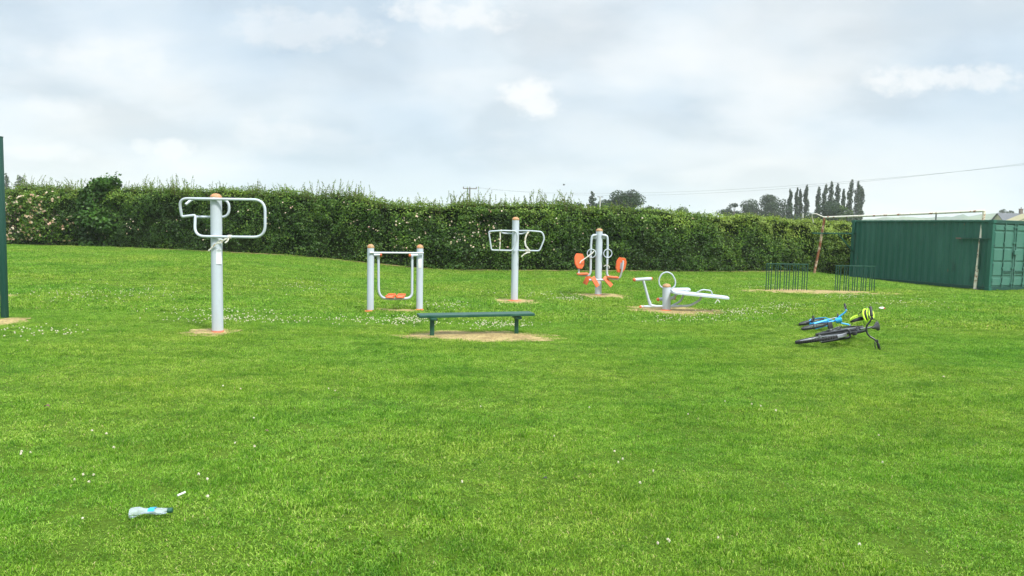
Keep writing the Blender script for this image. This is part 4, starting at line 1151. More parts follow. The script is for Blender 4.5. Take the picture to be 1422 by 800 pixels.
def bench():
    bl = at(600, 466.5); br = at(717, 463.8); d = (bl.y+br.y)/2
    root = empty('bench', bl, 'backless dark green bench on two square legs standing in worn earth', 'bench')
    zt = (P(599, 437.5, bl.y).z + P(717, 436, br.y).z)/2
    a = P(580.5, 438.5, bl.y-0.02); c = P(739, 435.5, br.y+0.05); a.z = zt-0.01; c.z = zt+0.004
    bm = NB(); t = (c-a).normalized(); s_ = t.cross(Vector((0, 0, 1))).normalized()
    for k in (-1, 0, 1): bar(bm, a+s_*k*0.098, c+s_*k*0.098, 0.088, 0.042, 0.007)
    link('seat', bm, M['green'], root)
    for b, px in ((bl, 600), (br, 717)):
        bm = NB(); top = Vector((b.x, b.y, zt-0.025)); bar(bm, b-Vector((0, 0, .05)), top, 0.062, 0.062, 0.006, up=(0, 1, 0))
        lg = link('leg', bm, M['green'], root)
        bm = NB(); bar(bm, top-s_*0.13-Vector((0, 0, 0.022)), top+s_*0.13-Vector((0, 0, 0.022)), 0.09, 0.035, 0.004)
        box(bm, top+Vector((0.02, 0, -0.04)), (0.12, 0.05, 0.03), None, 0.004); link('bracket', bm, M['green'], root)
bench()

# ------------------------------------------------------------------ cycle racks
def racks():
    def rack(b0, b1, h, label):
        root = empty('cycle_rack', b0, label, 'cycle rack', 'green cycle racks')
        t = (b1-b0); t.z = 0; L = t.length; t.normalize(); n = Vector((-t.y, t.x, 0))
        n = n if n.y > 0 else -n
        zb = b0.z
        bm = NB()
        for off in (0.0,): bar(bm, Vector((b0.x, b0.y, zb+h))+n*off-t*0.015, Vector((b1.x, b1.y, zb+h))+n*off+t*0.015, 0.028, 0.024, 0.003)
        link('top_rail', bm, M['green'], root)
        grp = []
        for g in range(5):
            for j in range(3):
                f = g*(0.78+0.10)/4*1.0 + j*0.05
                f = (g*0.2205+j*0.059)
                bm = NB(); off = 0.0 if j != 1 else 0.012
                p = Vector((b0.x, b0.y, zb))+t*(f*L)+n*off
                tube(bm, [p-Vector((0, 0, 0.04)), p+Vector((0, 0, h))], 0.0125, 8); link('bar', bm, M['greendk'], root)
        return root
    a0, a1 = at(1063.5, 403.2), at(1122.5, 403.6); a1.y = a0.y+0.1; a1.x = a0.x+1.20
    a0.z = a1.z = float(zg(a0.x+0.6, a0.y))
    rack(a0, a1, P(1094, 366.8, a0.y).z-a0.z, 'left green cycle rack, standing in front of the hedge')
    b0, b1 = at(1159.5, 404.2), at(1216, 405); b1.y = b0.y+0.1; b1.x = b0.x+1.17
    b0.z = b1.z = float(zg(b0.x+0.6, b0.y))
    rack(b0, b1, P(1188, 369.6, b0.y).z-b0.z, 'right green cycle rack, overlapping the corner of the container')
racks()

# ------------------------------------------------------------------ goal
def goal():
    b0 = P(1130, 379, 32.0); b0.z = float(zg(b0.x, b0.y)); t0 = P(1145.2, 302.0, 31.8)
    b1 = at(1353.3, 402.5); t1 = P(1366.8, 293.0, b1.y)
    root = empty('goal_frame', b1, 'rusty white leaning football goal frame in front of the container', 'goal')
    bm = NB(); tube(bm, [b0-Vector((0, 0, .1)), b0.lerp(t0, .5)+Vector((0.03, 0, 0)), t0], 0.052, 14); link('goal_post', bm, M['rusthv'], root)
    bm = NB(); tube(bm, [b1-Vector((0, 0, .1)), b1.lerp(t1, 0.5), t1], 0.054, 14); g = link('goal_post', bm, M['rusty_post'], root)
    bm = NB(); m = t0.lerp(t1, 0.5)-Vector((0, 0, 0.01)); tube(bm, [t0, t0.lerp(m, .5), m, m.lerp(t1, .5), t1], 0.043, 14); link('crossbar', bm, M['rustw'], root)
    bm = NB(); tube(bm, rounded([t0, P(1132, 296.5, 31.9), P(1127, 298, 32.1), P(1129.5, 309, 32.2)], 0.15), 0.022, 8); link('net_bracket', bm, M['rustw'], root)
    for f in (0.25, 0.45, 0.62):
        bm = NB(); p = b1.lerp(t1, f); box(bm, p+Vector((-0.05, 0, 0)), (0.05, 0.03, 0.05), None, 0.004)
        link('net_hook', bm, M['wire'], root)
goal()

# ------------------------------------------------------------------ container
def container():
    zb = P(1374, 403.5, CN.y).z; zf = P(1184, 388.5, CF.y).z
    zbase = (zb+zf)/2; hN = P(1378, 307.2, CN.y).z-zbase; hF = P(1188, 304.2, CF.y).z-zbase; Hc = (hN+hF)/2
    print('container', zb, zf, hN, hF, CL)
    ang = math.atan2(cdir.y, cdir.x)
    root = empty('shipping_container', (CN.x, CN.y, zbase), 'long dark green shipping container with lighter green doors on its end', 'container')
    root.rotation_euler = (0, 0, ang)
    # local: +X along length away from camera, width to local -Y or +Y
    sy = 1.0 if (Matrix.Rotation(ang, 2) @ Vector((0, 1))).dot(cper) > 0 else -1.0
    Lc = CL
    def lk(name, bm, m, smooth=False, parent=root): return link(name, bm, m, parent, smooth, world=False)
    def Y(v): return v*sy
    # corrugated side (y=0 face), and far side
    for nm, y0, outw in (('side_panel', 0.03, -1), ('side_panel', CW-0.03, 1)):
        bm = NB(); x = 0.12; pts = []
        while x < Lc-0.14:
            for dx, dy in ((0, 0), (0.07, 0), (0.138, 0.036), (0.208, 0.036)):
                pts.append((min(x+dx, Lc-0.12), y0-outw*dy))
            x += 0.278
        prev = None
        for px_, py_ in pts:
            a = bm.verts.new((px_, Y(py_), 0.12)); b = bm.verts.new((px_, Y(py_), Hc-0.08))
            if prev: bm.faces.new((prev[0], a, b, prev[1]))
            prev = (a, b)
        lk(nm, bm, M['cont'])
    bm = NB(); box(bm, (Lc/2, Y(CW/2), Hc-0.03), (Lc-0.1, CW-0.1, 0.03)); 
    k = 0.2
    while k < Lc-0.2: box(bm, (k, Y(CW/2), Hc-0.008), (0.12, CW-0.3, 0.02)); k += 0.26
    lk('roof', bm, M['cont'])
    bm = NB(); box(bm, (Lc-0.03, Y(CW/2), Hc/2+0.02), (0.03, CW-0.2, Hc-0.2)); lk('end_panel', bm, M['cont'])
    bm = NB(); box(bm, (Lc/2, Y(CW/2), 0.10), (Lc-0.1, CW-0.1, 0.06)); lk('floor', bm, M['gasket'])
    for yy in (0.03, CW-0.03):
        bm = NB(); box(bm, (Lc/2, Y(yy), Hc-0.045), (Lc-0.2, 0.06, 0.07), None, 0.006); lk('top_rail', bm, M['cont'])
        bm = NB(); box(bm, (Lc/2, Y(yy), 0.09), (Lc-0.2, 0.06, 0.12), None, 0.006); lk('bottom_rail', bm, M['greendk'])
        for xx in (0.06, Lc-0.06):
            bm = NB(); box(bm, (xx, Y(yy), Hc/2), (0.14, 0.14, Hc-0.24), None, 0.01); lk('corner_post', bm, M['cont'])
            for zz in (0.06, Hc-0.06):
                bm = NB(); box(bm, (xx, Y(yy), zz), (0.18, 0.17, 0.12), None, 0.008); cc = lk('corner_casting', bm, M['cont'])
    # door end: face at x=0 pointing local -X
    bm = NB(); box(bm, (0.03, Y(CW/2), Hc-0.07), (0.10, CW-0.16, 0.12), None, 0.006); lk('door_header', bm, M['greendk'])
    bm = NB(); box(bm, (0.03, Y(CW/2), 0.08), (0.10, CW-0.16, 0.11), None, 0.006); lk('door_sill', bm, M['greendk'])
    rows = [0.03, 0.165, 0.39, 0.595, 0.83, 0.985]
    DZ0, DZ1 = 0.15, Hc-0.14
    for di in (0, 1):
        ya = 0.105+di*((CW-0.21)/2+0.006); yb = ya+(CW-0.21)/2-0.012
        bm = NB(); box(bm, (0.045, Y((ya+yb)/2), (DZ0+DZ1)/2), (0.03, yb-ya, DZ1-DZ0))
        # pressed panels
        H_ = DZ1-DZ0
        for r0, r1 in ((0.02, 0.14), (0.18, 0.385), (0.415, 0.60), (0.63, 0.865), (0.90, 0.985)):
            for c0, c1 in ((0.03, 0.47), (0.50, 0.92)):
                if di: c0, c1 = 1-c1, 1-c0
                box(bm, (0.020, Y(ya+(c0+c1)/2*(yb-ya)), DZ0+(r0+r1)/2*H_), (0.034, (c1-c0)*(yb-ya), (r1-r0)*H_), None, 0.013)
        dr = lk('door', bm, M['door'])
        # locking bars
        for f in ((0.485, 0.955) if di == 0 else (0.045, 0.515)):
            bm = NB(); yy = Y(ya+f*(yb-ya)); tube(bm, [(-0.022, yy, DZ0-0.03), (-0.022, yy, DZ1+0.03)], 0.019, 10)
            for zz in (0.05, 0.3, 0.7, 0.95): box(bm, (-0.008, yy, DZ0+zz*H_), (0.04, 0.10, 0.06), None, 0.004)
            lk('locking_bar', bm, M['door'], True, dr)
        bm = NB(); f = 0.50 if di == 0 else 0.07; bar(bm, (-0.05, Y(ya+f*(yb-ya)), DZ0+0.25*H_), (-0.05, Y(ya+(f+0.42)*(yb-ya)), DZ0+0.25*H_), 0.03, 0.035, 0.004); lk('handle', bm, M['greendk'], False, dr)
        bm = NB(); ye = ya if di == 0 else yb
        for zz in (0.08, 0.35, 0.65, 0.92): box(bm, (0.01, Y(ye), DZ0+zz*H_), (0.05, 0.06, 0.10), None, 0.006)
        lk('hinge', bm, M['greendk'], False, dr)
    bm = NB(); box(bm, (-0.055, Y(CW/2-0.0), DZ0+0.55*(DZ1-DZ0)), (0.07, 0.20, 0.16), None, 0.01); lk('lock_box', bm, M['door'])
    bm = NB(); box(bm, (0.045, Y(CW/2), (DZ0+DZ1)/2), (0.02, 0.02, DZ1-DZ0)); lk('door_gasket', bm, M['gasket'])
    # arm with brace fixed to the far end of the long side
    bm = NB(); zz = Hc*0.77
    Rm = Matrix.Rotation(-ang, 3, 'Z')
    def tl(v): return Rm @ (Vector(v)-Vector(root.location))
    a = tl(P(1188, 324.3, CF.y-0.15)); c = tl(P(1128, 323.8, CF.y-0.6)); a2 = tl(P(1186, 351.5, CF.y-0.12)); c2 = tl(P(1164, 325, CF.y-0.3))
    bar(bm, a, c, 0.05, 0.055, 0.004); bar(bm, a2, c2, 0.045, 0.045, 0.004); bar(bm, a+Vector((0, 0, 0.05)), a2-Vector((0, 0, 0.05)), 0.08, 0.02)
    lk('side_bracket', bm, M['green'])
    bm = NB(); a = tl(P(1377, 331.8, CN.y+0.1)); zz = a.z
    x_ = 0.30
    bar(bm, (0.05, Y(-0.03), zz), (1.25, Y(-0.03), zz), 0.05, 0.05, 0.004); bar(bm, (0.42, Y(-0.03), zz-0.02), (0.42, Y(-0.03), zz-1.1), 0.05, 0.05, 0.004)
    lk('side_bracket', bm, M['green'])
    bm = NB(); bar(bm, (1.15, Y(-0.03), zz), (1.36, Y(-0.03), zz), 0.054, 0.054); lk('bracket_end', bm, M['brick'])
    # timber sleepers under the container
    for i, f in enumerate((0.08, 0.5, 0.9)):
        bm = NB(); box(bm, (Lc*f, Y(CW/2), -0.03), (0.22, CW+0.1, 0.16), None, 0.01); o = lk('sleeper', bm, M['wood'])
container()

# ------------------------------------------------------------------ left green fence
def fence():
    b = at(6.8, 441.5); d = b.y; top = P(1.6, 190.5, d)
    root = empty('mesh_fence', b, 'tall dark green steel fence post with wire mesh at the left edge', 'fence')
    bm = NB(); bar(bm, b-Vector((0, 0, .1)), Vector((b.x, b.y, top.z)), 0.082, 0.082, 0.006, up=(0, 1, 0)); link('post', bm, M['greendk'], root)
    bm = NB(); box(bm, (b.x, b.y, top.z+0.006), (0.088, 0.088, 0.014), None, 0.003); link('cap', bm, M['greendk'], root)
    x1 = b.x-2.5; y1 = b.y-0.25
    bm = NB(); bar(bm, (x1, y1, b.z-.1), (x1, y1, top.z), 0.082, 0.082, 0.006, up=(0, 1, 0)); link('post', bm, M['greendk'], root)
    bm = NB(); a0 = Vector((b.x-0.045, b.y, 0)); a1 = Vector((x1+0.045, y1, 0))
    k = b.z+0.08
    while k < top.z-0.02:
        tube(bm, [a0+Vector((0, 0, k)), a1+Vector((0, 0, k))], 0.004, 4); k += 0.10
    for i in range(49):
        p = a0.lerp(a1, i/48); tube(bm, [p+Vector((0, 0.006, b.z+0.05)), p+Vector((0, 0.006, top.z-0.03))], 0.003, 4)
    link('wire_mesh', bm, M['greendk'], root, smooth=False)
fence()

# ------------------------------------------------------------------ bicycles
def bicycle(name, label, origin, f, tilt, sc, frame_mat, bar_mat, guards, group, wheel_r=0.33, wb=1.04, rise=0.10, steer=0.0, fork_mat=None, barh=None):
    f = Vector((*f, 0)).normalized(); u = Vector((-f.y, f.x, 0)); 
    if u.x < 0: u = -u
    Z = (u*math.cos(tilt)+Vector((0, 0, 1))*math.sin(tilt)).normalized(); X = f; Yv = Z.cross(X)
    root = empty(name, origin, label, 'bicycle', group)
    rot = Matrix((X, Yv, Z)).transposed()
    root.rotation_euler = rot.to_euler(); root.scale = (sc,)*3
    def lk(nm, bm, m, parent=root, smooth=True): return link(nm, bm, m, parent, smooth, world=False)
    rw = wheel_r; FW = Vector((0, 0, rw)); RW = Vector((-wb, 0, rw))
    ha = math.radians(70)
    sax = Vector((-math.cos(ha), 0, math.sin(ha)))               # steering axis up/back
    hb = FW+Vector((-0.03, 0, 0))+sax*(rw+0.07); ht = hb+sax*0.13
    bb = Vector((-wb*0.58, 0, rw-0.05)); st = bb+Vector((-0.15, 0, 0.42)); sd = st+Vector((-0.05, 0, 0.15))
    Ms = Matrix.Translation(hb) @ Matrix.Rotation(steer, 4, sax) @ Matrix.Translation(-hb)
    def wheel(c, nm, Mx=None):
        bm = NB()
        ring = lambda r: [c+Vector((r*math.cos(a), 0, r*math.sin(a))) for a in np.linspace(0, 2*math.pi, 49)[:-1]]
        tube(bm, ring(rw-0.022), 0.021, 10, closed=True)
        for a in np.linspace(0, 2*math.pi, 61)[:-1]:
            box(bm, c+Vector((rw*math.cos(a), 0, rw*math.sin(a))), (0.012, 0.036, 0.012), Matrix.Rotation(-a, 3, 'Y'))
        if Mx: bm.transform(Mx)
        t = lk('wheel', bm, M['tyre'])
        bm = NB(); tube(bm, ring(rw-0.052), 0.010, 8, closed=True); tube(bm, ring(rw-0.060), 0.008, 8, closed=True)
        if Mx: bm.transform(Mx)
        lk('rim', bm, M['silver'] if guards else M['blackpl'], t)
        bm = NB()
        for k in range(28):
            a = 2*math.pi*k/28; s_ = 1 if k % 2 else -1
            tube(bm, [c+Vector((0.02*math.cos(a+0.9*s_), 0.028*s_, 0.02*math.sin(a+.9*s_))), c+Vector(((rw-.055)*math.cos(a), 0, (rw-.055)*math.sin(a)))], 0.0016, 4)
        tube(bm, [c-Vector((0, 0.05, 0)), c+Vector((0, 0.05, 0))], 0.018, 10)
        if Mx: bm.transform(Mx)
        lk('spokes', bm, M['silver'], t)
    wheel(FW, 'front', Ms); wheel(RW, 'rear')
    bm = NB()
    tube(bm, [hb-sax*0.02, ht+sax*0.02], 0.020, 12)
    tube(bm, [hb+sax*0.03, bb], 0.019, 12); tube(bm, [ht-sax*0.02, st-Vector((-0.01, 0, 0.04))], 0.016, 12); tube(bm, [bb, st], 0.016, 12)
    for s_ in (-1, 1):
        tube(bm, rounded([bb+Vector((0, 0.03*s_, 0)), bb+Vector((-0.1, 0.05*s_, 0)), RW+Vector((0, 0.06*s_, 0))], 0.05), 0.010, 8)
        tube(bm, rounded([st+Vector((0, 0.015*s_, -0.03)), st+Vector((-0.08, 0.05*s_, -0.08)), RW+Vector((0, 0.06*s_, 0))], 0.05), 0.009, 8)
    tube(bm, [bb-Vector((0, 0.04, 0)), bb+Vector((0, 0.04, 0))], 0.024, 12)
    lk('frame', bm, frame_mat)
    bm = NB()
    cr = hb-sax*0.02
    for s_ in (-1, 1):
        tube(bm, rounded([cr, cr+Vector((0, 0.055*s_, -0.005)), FW+Vector((0.0, 0.055*s_, 0))], 0.035), 0.0165, 10)
    bm.transform(Ms); lk('fork', bm, fork_mat or frame_mat)
    # handlebar
    sh = barh or 0.10
    bm = NB(); stem = ht+sax*(0.05); cl = stem+Vector((0.07, 0, 0.03)) if guards else stem+Vector((0.03, 0, 0.02))
    tube(bm, [ht, stem], 0.016, 10); tube(bm, [stem, cl], 0.018, 10); 
    if not guards: lathe(bm, cl-Vector((0, 0.0, 0)), [(0, -0.07), (0.055, -0.06), (0.06, 0), (0.055, .06), (0, .07)], 14, (0, 0, 1))
    bm.transform(Ms); lk('stem', bm, bar_mat if not guards else M['black'])
    bm = NB(); bw = 0.31
    hp = [cl+Vector((-0.06, -bw, rise)), cl+Vector((-0.02, -bw+0.16, rise)), cl+Vector((0, -0.06, 0)), cl+Vector((0, 0.06, 0)), cl+Vector((-0.02, bw-0.16, rise)), cl+Vector((-0.06, bw, rise))]
    tube(bm, rounded(hp, 0.06), 0.0125 if guards else 0.017, 10); bm.transform(Ms); hbr = lk('handlebar', bm, bar_mat)
    for s_ in (-1, 1):
        e = hp[0] if s_ < 0 else hp[-1]; i_ = hp[1] if s_ < 0 else hp[-2]; t = (i_-e).normalized()
        bm = NB(); tube(bm, [e-t*0.012, e, e+t*0.12, e+t*0.125], [0.012, 0.021, 0.019, 0.013], 12); bm.transform(Ms); lk('grip', bm, M['blackpl'], hbr)
        bm = NB(); b0 = e+t*0.16; tube(bm, rounded([b0, b0+Vector((0.06, 0, -0.02)), b0-t*0.10+Vector((0.075, 0, -0.03))], 0.03), 0.006, 6); box(bm, b0, (0.03, 0.035, 0.03), None, 0.005); bm.transform(Ms); lk('brake_lever', bm, M['silver'] if not guards else M['blackpl'], hbr)
    # cables
    bm = NB(); a = hp[1]; tube(bm, rounded([a, a+Vector((0.12, 0.05, 0.12)), ht+Vector((0.16, 0, 0.05)), hb+Vector((0.02, 0, 0.0)), bb.lerp(hb, .5)], 0.12), 0.003, 5); bm.transform(Ms); lk('cable', bm, M['blackpl'])
    # saddle
    bm = NB(); tube(bm, [st-Vector((0, 0, 0.03)), sd], 0.013, 10); lk('seat_post', bm, M['silver'])
    bm = NB(); secs = []
    for xx, w, h, dz in ((0.14, 0.012, 0.015, -0.01), (0.12, 0.024, 0.03, 0.0), (0.04, 0.032, 0.036, 0.004), (-0.04, 0.055, 0.042, 0.006), (-0.09, 0.082, 0.05, 0.012), (-0.125, 0.085, 0.048, 0.016), (-0.15, 0.06, 0.03, 0.016)):
        secs.append([bm.verts.new(sd+Vector((xx, w*0.82*math.cos(a), 0.03+dz+h*0.6*math.sin(a)*(1 if math.sin(a) > 0 else 0.6)))) for a in np.linspace(0, 2*math.pi, 13)[:-1]])
    for A, B in zip(secs, secs[1:]):
        for k in range(12): bm.faces.new((A[k], A[(k+1) % 12], B[(k+1) % 12], B[k]))
    bm.faces.new(secs[0]); bm.faces.new(secs[-1][::-1]); lk('saddle', bm, M['blackpl'])
    # drivetrain
    bm = NB(); c = bb+Vector((0, -0.05, 0)); tube(bm, [c+Vector((0.085*math.cos(a), 0, 0.085*math.sin(a))) for a in np.linspace(0, 2*math.pi, 33)[:-1]], 0.006, 6, closed=True)
    for k in range(5): tube(bm, [c, c+Vector((0.08*math.cos(k*1.256), 0, 0.08*math.sin(k*1.256)))], 0.006, 5)
    lk('chainring', bm, M['blackpl'])
    rc = RW+Vector((0, -0.05, 0)); bm = NB()
    for s_, z1 in ((1, 0.085), (-1, 0.085)): tube(bm, [c+Vector((0, 0, z1*s_)), rc+Vector((0, 0, 0.04*s_))], 0.004, 5)
    lathe(bm, rc, [(0, -0.02), (0.045, -0.015), (0.045, 0.015), (0, 0.02)], 16, (0, 1, 0)); lk('chain', bm, M['wire'])
    ca = math.radians(35)
    for s_ in (-1, 1):
        bm = NB(); e = bb+Vector((s_*0.155*math.cos(ca), -0.075*s_*1, s_*0.155*math.sin(ca)))
        tube(bm, [bb+Vector((0, -0.06*s_, 0)), e], 0.011, 8); cr_ = lk('crank', bm, M['silver'] if guards else M['blackpl'])
        bm = NB(); box(bm, e+Vector((0, -0.06*s_, 0)), (0.085, 0.095, 0.022), Euler((0, 0.5, 0)).to_matrix(), 0.005); lk('pedal', bm, M['blackpl'], cr_)
    if guards:
        for c, a0, a1, Mx, nm in ((FW, 55, 160, Ms, 1), (RW, 70, 170, None, 0)):
            bm = NB(); prev = None
            for a in np.radians(np.linspace(a0, a1, 25)):
                ring = [bm.verts.new(c+Vector(((rw+rr)*math.cos(a), yy, (rw+rr)*math.sin(a)))) for yy, rr in ((-0.026, 0.006), (-0.016, 0.016), (0.016, 0.016), (0.026, 0.006), (0.015, 0.012), (-0.015, 0.012))]
                if prev:
                    for k in range(6): bm.faces.new((prev[k], prev[(k+1) % 6], ring[(k+1) % 6], ring[k]))
                else: bm.faces.new(ring)
                prev = ring
            bm.faces.new(prev[::-1])
            for s_ in (-1, 1): tube(bm, [c+Vector((0, 0.05*s_, 0)), c+Vector(((rw+.015)*math.cos(math.radians(150)), 0.03*s_, (rw+.015)*math.sin(math.radians(150))))], 0.003, 5)
            if Mx: bm.transform(Mx)
            lk('mudguard', bm, M['silver'] if nm == 1 else M['black'])
        bm = NB(); box(bm, hb+Vector((0.09, 0, 0.06)), (0.05, 0.06, 0.06), None, 0.01); bm.transform(Ms); lk('lamp', bm, M['blackpl'])
    return root
o = at(1106, 476.5); o.z += 0.02
bicycle('bicycle', 'black adult bicycle with silver mudguard lying on its side, nearer the camera', o, (-0.60, -0.80), R(14.5), 1.04, M['black'], M['black'], True, 'bicycles dropped on the grass', steer=0.0)
o = at(1113, 458.5); o.z += 0.02
bicycle('bicycle', 'small sky blue child bicycle lying behind the black bicycle', o, (-0.30, -0.95), R(16), 0.78, M['blue'], M['blue'], False, 'bicycles dropped on the grass', wheel_r=0.27, wb=0.88, rise=0.20, steer=0.0, fork_mat=M['blue'])

def helmet():
    c = P(1204, 438.5, 10.95)
    root = empty('cycle_helmet', c, 'lime yellow and black cycle helmet hung on the black bicycle handlebar', 'helmet')
    root.rotation_euler = (Matrix.Rotation(R(38), 3, 'Z') @ Matrix.Rotation(R(62), 3, 'X') @ Matrix.Rotation(R(50), 3, 'Z')).to_euler()
    # shell ribs as curved strips over an inner black liner
    a, b, h = 0.115, 0.085, 0.098
    bm = NB(); bmesh.ops.create_uvsphere(bm, u_segments=28, v_segments=16, radius=1.0)
    for v in list(bm.verts):
        if v.co.z < -0.15: v.co.z = -0.15
    bm.transform(Matrix.Diagonal((a*0.94, b*0.93, h*0.93, 1))); link('liner', bm, M['blackpl'], root, world=False)
    for k in range(7):
        off = (k-3)/3.0
        bm = NB(); prev = None
        for t in np.linspace(0.10, math.pi-0.10, 25):
            # rib runs front to back; off = lateral angle
            lat = off*1.05*(0.55+0.45*math.sin(t)); w = 0.092*(0.5+0.5*math.sin(t))
            ring = []
            for dl, rr in ((-w, 1.0), (-w*0.6, 1.055), (w*0.6, 1.055), (w, 1.0), (w*0.7, 0.93), (-w*0.7, 0.93)):
                l = lat+dl
                ring.append(bm.verts.new((a*rr*math.cos(t), b*rr*math.sin(t)*math.sin(l), h*rr*math.sin(t)*math.cos(l))))
            if prev:
                for i in range(6): bm.faces.new((prev[i], prev[(i+1) % 6], ring[(i+1) % 6], ring[i]))
            else: bm.faces.new(ring)
            prev = ring
        bm.faces.new(prev[::-1]); link('shell_rib', bm, M['lime'], root, world=False)
    bm = NB(); tube(bm, [(a*1.0*math.cos(t), b*1.0*math.sin(t), -0.004) for t in np.linspace(0, 2*math.pi, 33)[:-1]], 0.013, 8, closed=True); link('rim', bm, M['lime'], root, world=False)
    bm = NB()
    for s_ in (-1, 1): tube(bm, rounded([(0.06, b*0.9*s_, -0.01), (0.02, 0.06*s_, -0.12), (0, 0, -0.17)], 0.03), 0.006, 5)
    link('chin_strap', bm, M['blackpl'], root, world=False)
helmet()

def glove():
    # striped lime and black glove/hood lying left of the helmet across the frame
    c = P(1191, 444.5, 11.05)
    root = empty('striped_helmet', c, 'smaller black helmet with thin lime stripes lying left of the lime helmet', 'helmet')
    root.rotation_euler = Euler((R(-18), R(-12), R(8)))
    a, b, h = 0.115, 0.08, 0.07
    bm = NB(); bmesh.ops.create_uvsphere(bm, u_segments=28, v_segments=14, radius=1.0)
    for v in list(bm.verts):
        if v.co.z < -0.2: v.co.z = -0.2
    bm.transform(Matrix.Diagonal((a, b, h, 1))); link('shell', bm, M['blackpl'], root, world=False)
    for k in range(4):
        lat = (k-1.5)*0.42-0.35; bm = NB()
        pts = [(a*1.03*math.cos(t), b*1.03*math.sin(t)*math.sin(lat), h*1.03*math.sin(t)*math.cos(lat)) for t in np.linspace(0.2, math.pi-0.2, 17)]
        tube(bm, pts, [0.002+0.0045*math.sin(math.pi*i/16) for i in range(17)], 6); link('stripe', bm, M['lime'], root, world=False)
glove()

# ------------------------------------------------------------------ litter
def litter():
    # crushed clear bottle
    c = at(210, 721); L = 0.215
    root = empty('plastic_bottle', c+Vector((0, 0, 0.045)), 'crushed clear plastic bottle with a blue label and dark green cap lying on the grass', 'bottle')
    root.rotation_euler = (0, 0, R(9)); root.scale = (1, 0.85, 0.72)
    gm, nt, b = mat_new('clear_plastic'); b.inputs['Base Color'].default_value = (0.74, 0.83, 0.90, 1); b.inputs['Roughness'].default_value = 0.12
    b.inputs['Transmission Weight'].default_value = 0.70; b.inputs['IOR'].default_value = 1.12; n1 = noise(nt, 45, 4); bump(nt, b, n1, 0.6, 0.006)
    bm = NB(); secs = []
    prof = [(-0.108, 0.022, 0.030), (-0.104, 0.031, 0.036), (-0.085, 0.033, 0.036), (-0.06, 0.030, 0.026), (-0.03, 0.030, 0.016), (0.0, 0.032, 0.015), (0.03, 0.030, 0.020), (0.055, 0.026, 0.022), (0.075, 0.018, 0.018), (0.085, 0.014, 0.014)]
    for xx, w, h in prof:
        ring = []
        for k in range(18):
            a = 2*math.pi*k/18; j = 1+0.16*math.sin(5*a+xx*80)+0.1*math.sin(3*a-xx*55)
            ring.append(bm.verts.new((xx, w*j*math.cos(a), h*j*math.sin(a)-0.004*math.sin(xx*40)-(0.006 if xx < -0.08 else 0))))
        secs.append(ring)
    for A, B in zip(secs, secs[1:]):
        for k in range(18): bm.faces.new((A[k], A[(k+1) % 18], B[(k+1) % 18], B[k]))
    bm.faces.new(secs[0][::-1]); bm.faces.new(secs[-1]); link('body', bm, gm, root, world=False)
    bm = NB(); secs = []
    for xx, w, h in ((-0.012, 0.034, 0.0175), (0.005, 0.035, 0.018), (0.022, 0.034, 0.021)):
        secs.append([bm.verts.new((xx, w*math.cos(a), 0.004+h*math.sin(a)+0.004*math.sin(4*a))) for a in np.linspace(-0.1, 2.6, 12)])
    for A, B in zip(secs, secs[1:]):
        for k in range(11): bm.faces.new((A[k], A[k+1], B[k+1], B[k]))
    link('label', bm, M['blue'], root, world=False)
    bm = NB(); tube(bm, [(0.083, 0, 0), (0.085, 0, 0), (0.108, 0, 0.001), (0.110, 0, 0.001)], [0.016, 0.0185, 0.0185, 0.014], 20); link('cap', bm, M['green'], root, world=False)
    # white stub
    c = at(252, 694.5)+Vector((0, 0, 0.034)); bm = NB(); tube(bm, [c+Vector((-0.013, -0.02, 0)), c+Vector((0.013, 0.02, 0.006))], 0.0055, 10)
    o = link('paper_stub', bm, M['white']); tag(o, 'tiny white paper stub in the grass just behind the crushed bottle', 'litter')
    # crumpled packet beyond the bicycles
    c = at(1224, 431)+Vector((0, 0, 0.05)); root = empty('crumpled_wrapper', c, 'crumpled white and red wrapper in the grass behind the bicycles', 'litter')
    bm = NB(); bmesh.ops.create_icosphere(bm, subdivisions=3, radius=1.0)
    for v in bm.verts:
        k = 1+0.45*(float(vn(v.co.x*2.5+9, v.co.y*2.5, v.co.z*2.5, 4))-0.5); v.co = Vector((v.co.x*0.058*k, v.co.y*0.036*k, v.co.z*0.024*k))
    link('wrapper', bm, M['white'], root, world=False)
    bm = NB(); bmesh.ops.create_icosphere(bm, subdivisions=2, radius=1.0)
    for v in bm.verts: v.co = Vector((0.045+v.co.x*0.03, v.co.y*0.03-0.01, v.co.z*0.018-0.004))
    link('red_end', bm, plain('red_print', (0.5, 0.06, 0.04), 0.5), root, world=False)
    # dark leaves
    for px, py, sc, lb in ((65, 571, 0.05, 'curled dark brown dead leaf on the grass at the left'), (757, 673, 0.03, 'small black dead leaf on the grass below the bench'), (370, 606, 0.035, 'small reddish dead leaf left of centre on the lawn')):
        c = at(px, py)+Vector((0, 0, 0.035)); bm = NB(); n = 10; rows = []
        for i in range(n+1):
            t = i/n; w = math.sin(math.pi*t)*0.45
            rows.append([bm.verts.new(c+Vector(((t-0.5)*sc, s_*w*sc, (abs(s_)*0.35*w+0.25*math.sin(t*3))*sc))) for s_ in (-1, 0, 1)])
        for A, B in zip(rows, rows[1:]):
            for k in range(2): bm.faces.new((A[k], A[k+1], B[k+1], B[k]))
        bmesh.ops.remove_doubles(bm, verts=bm.verts, dist=1e-5)
        bmesh.ops.solidify(bm, geom=list(bm.faces), thickness=0.0012)
        o = link('dead_leaf', bm, M['twig'] if 'black' not in lb else M['blackpl']); tag(o, lb, 'leaf', 'dead leaves on the lawn')
litter()

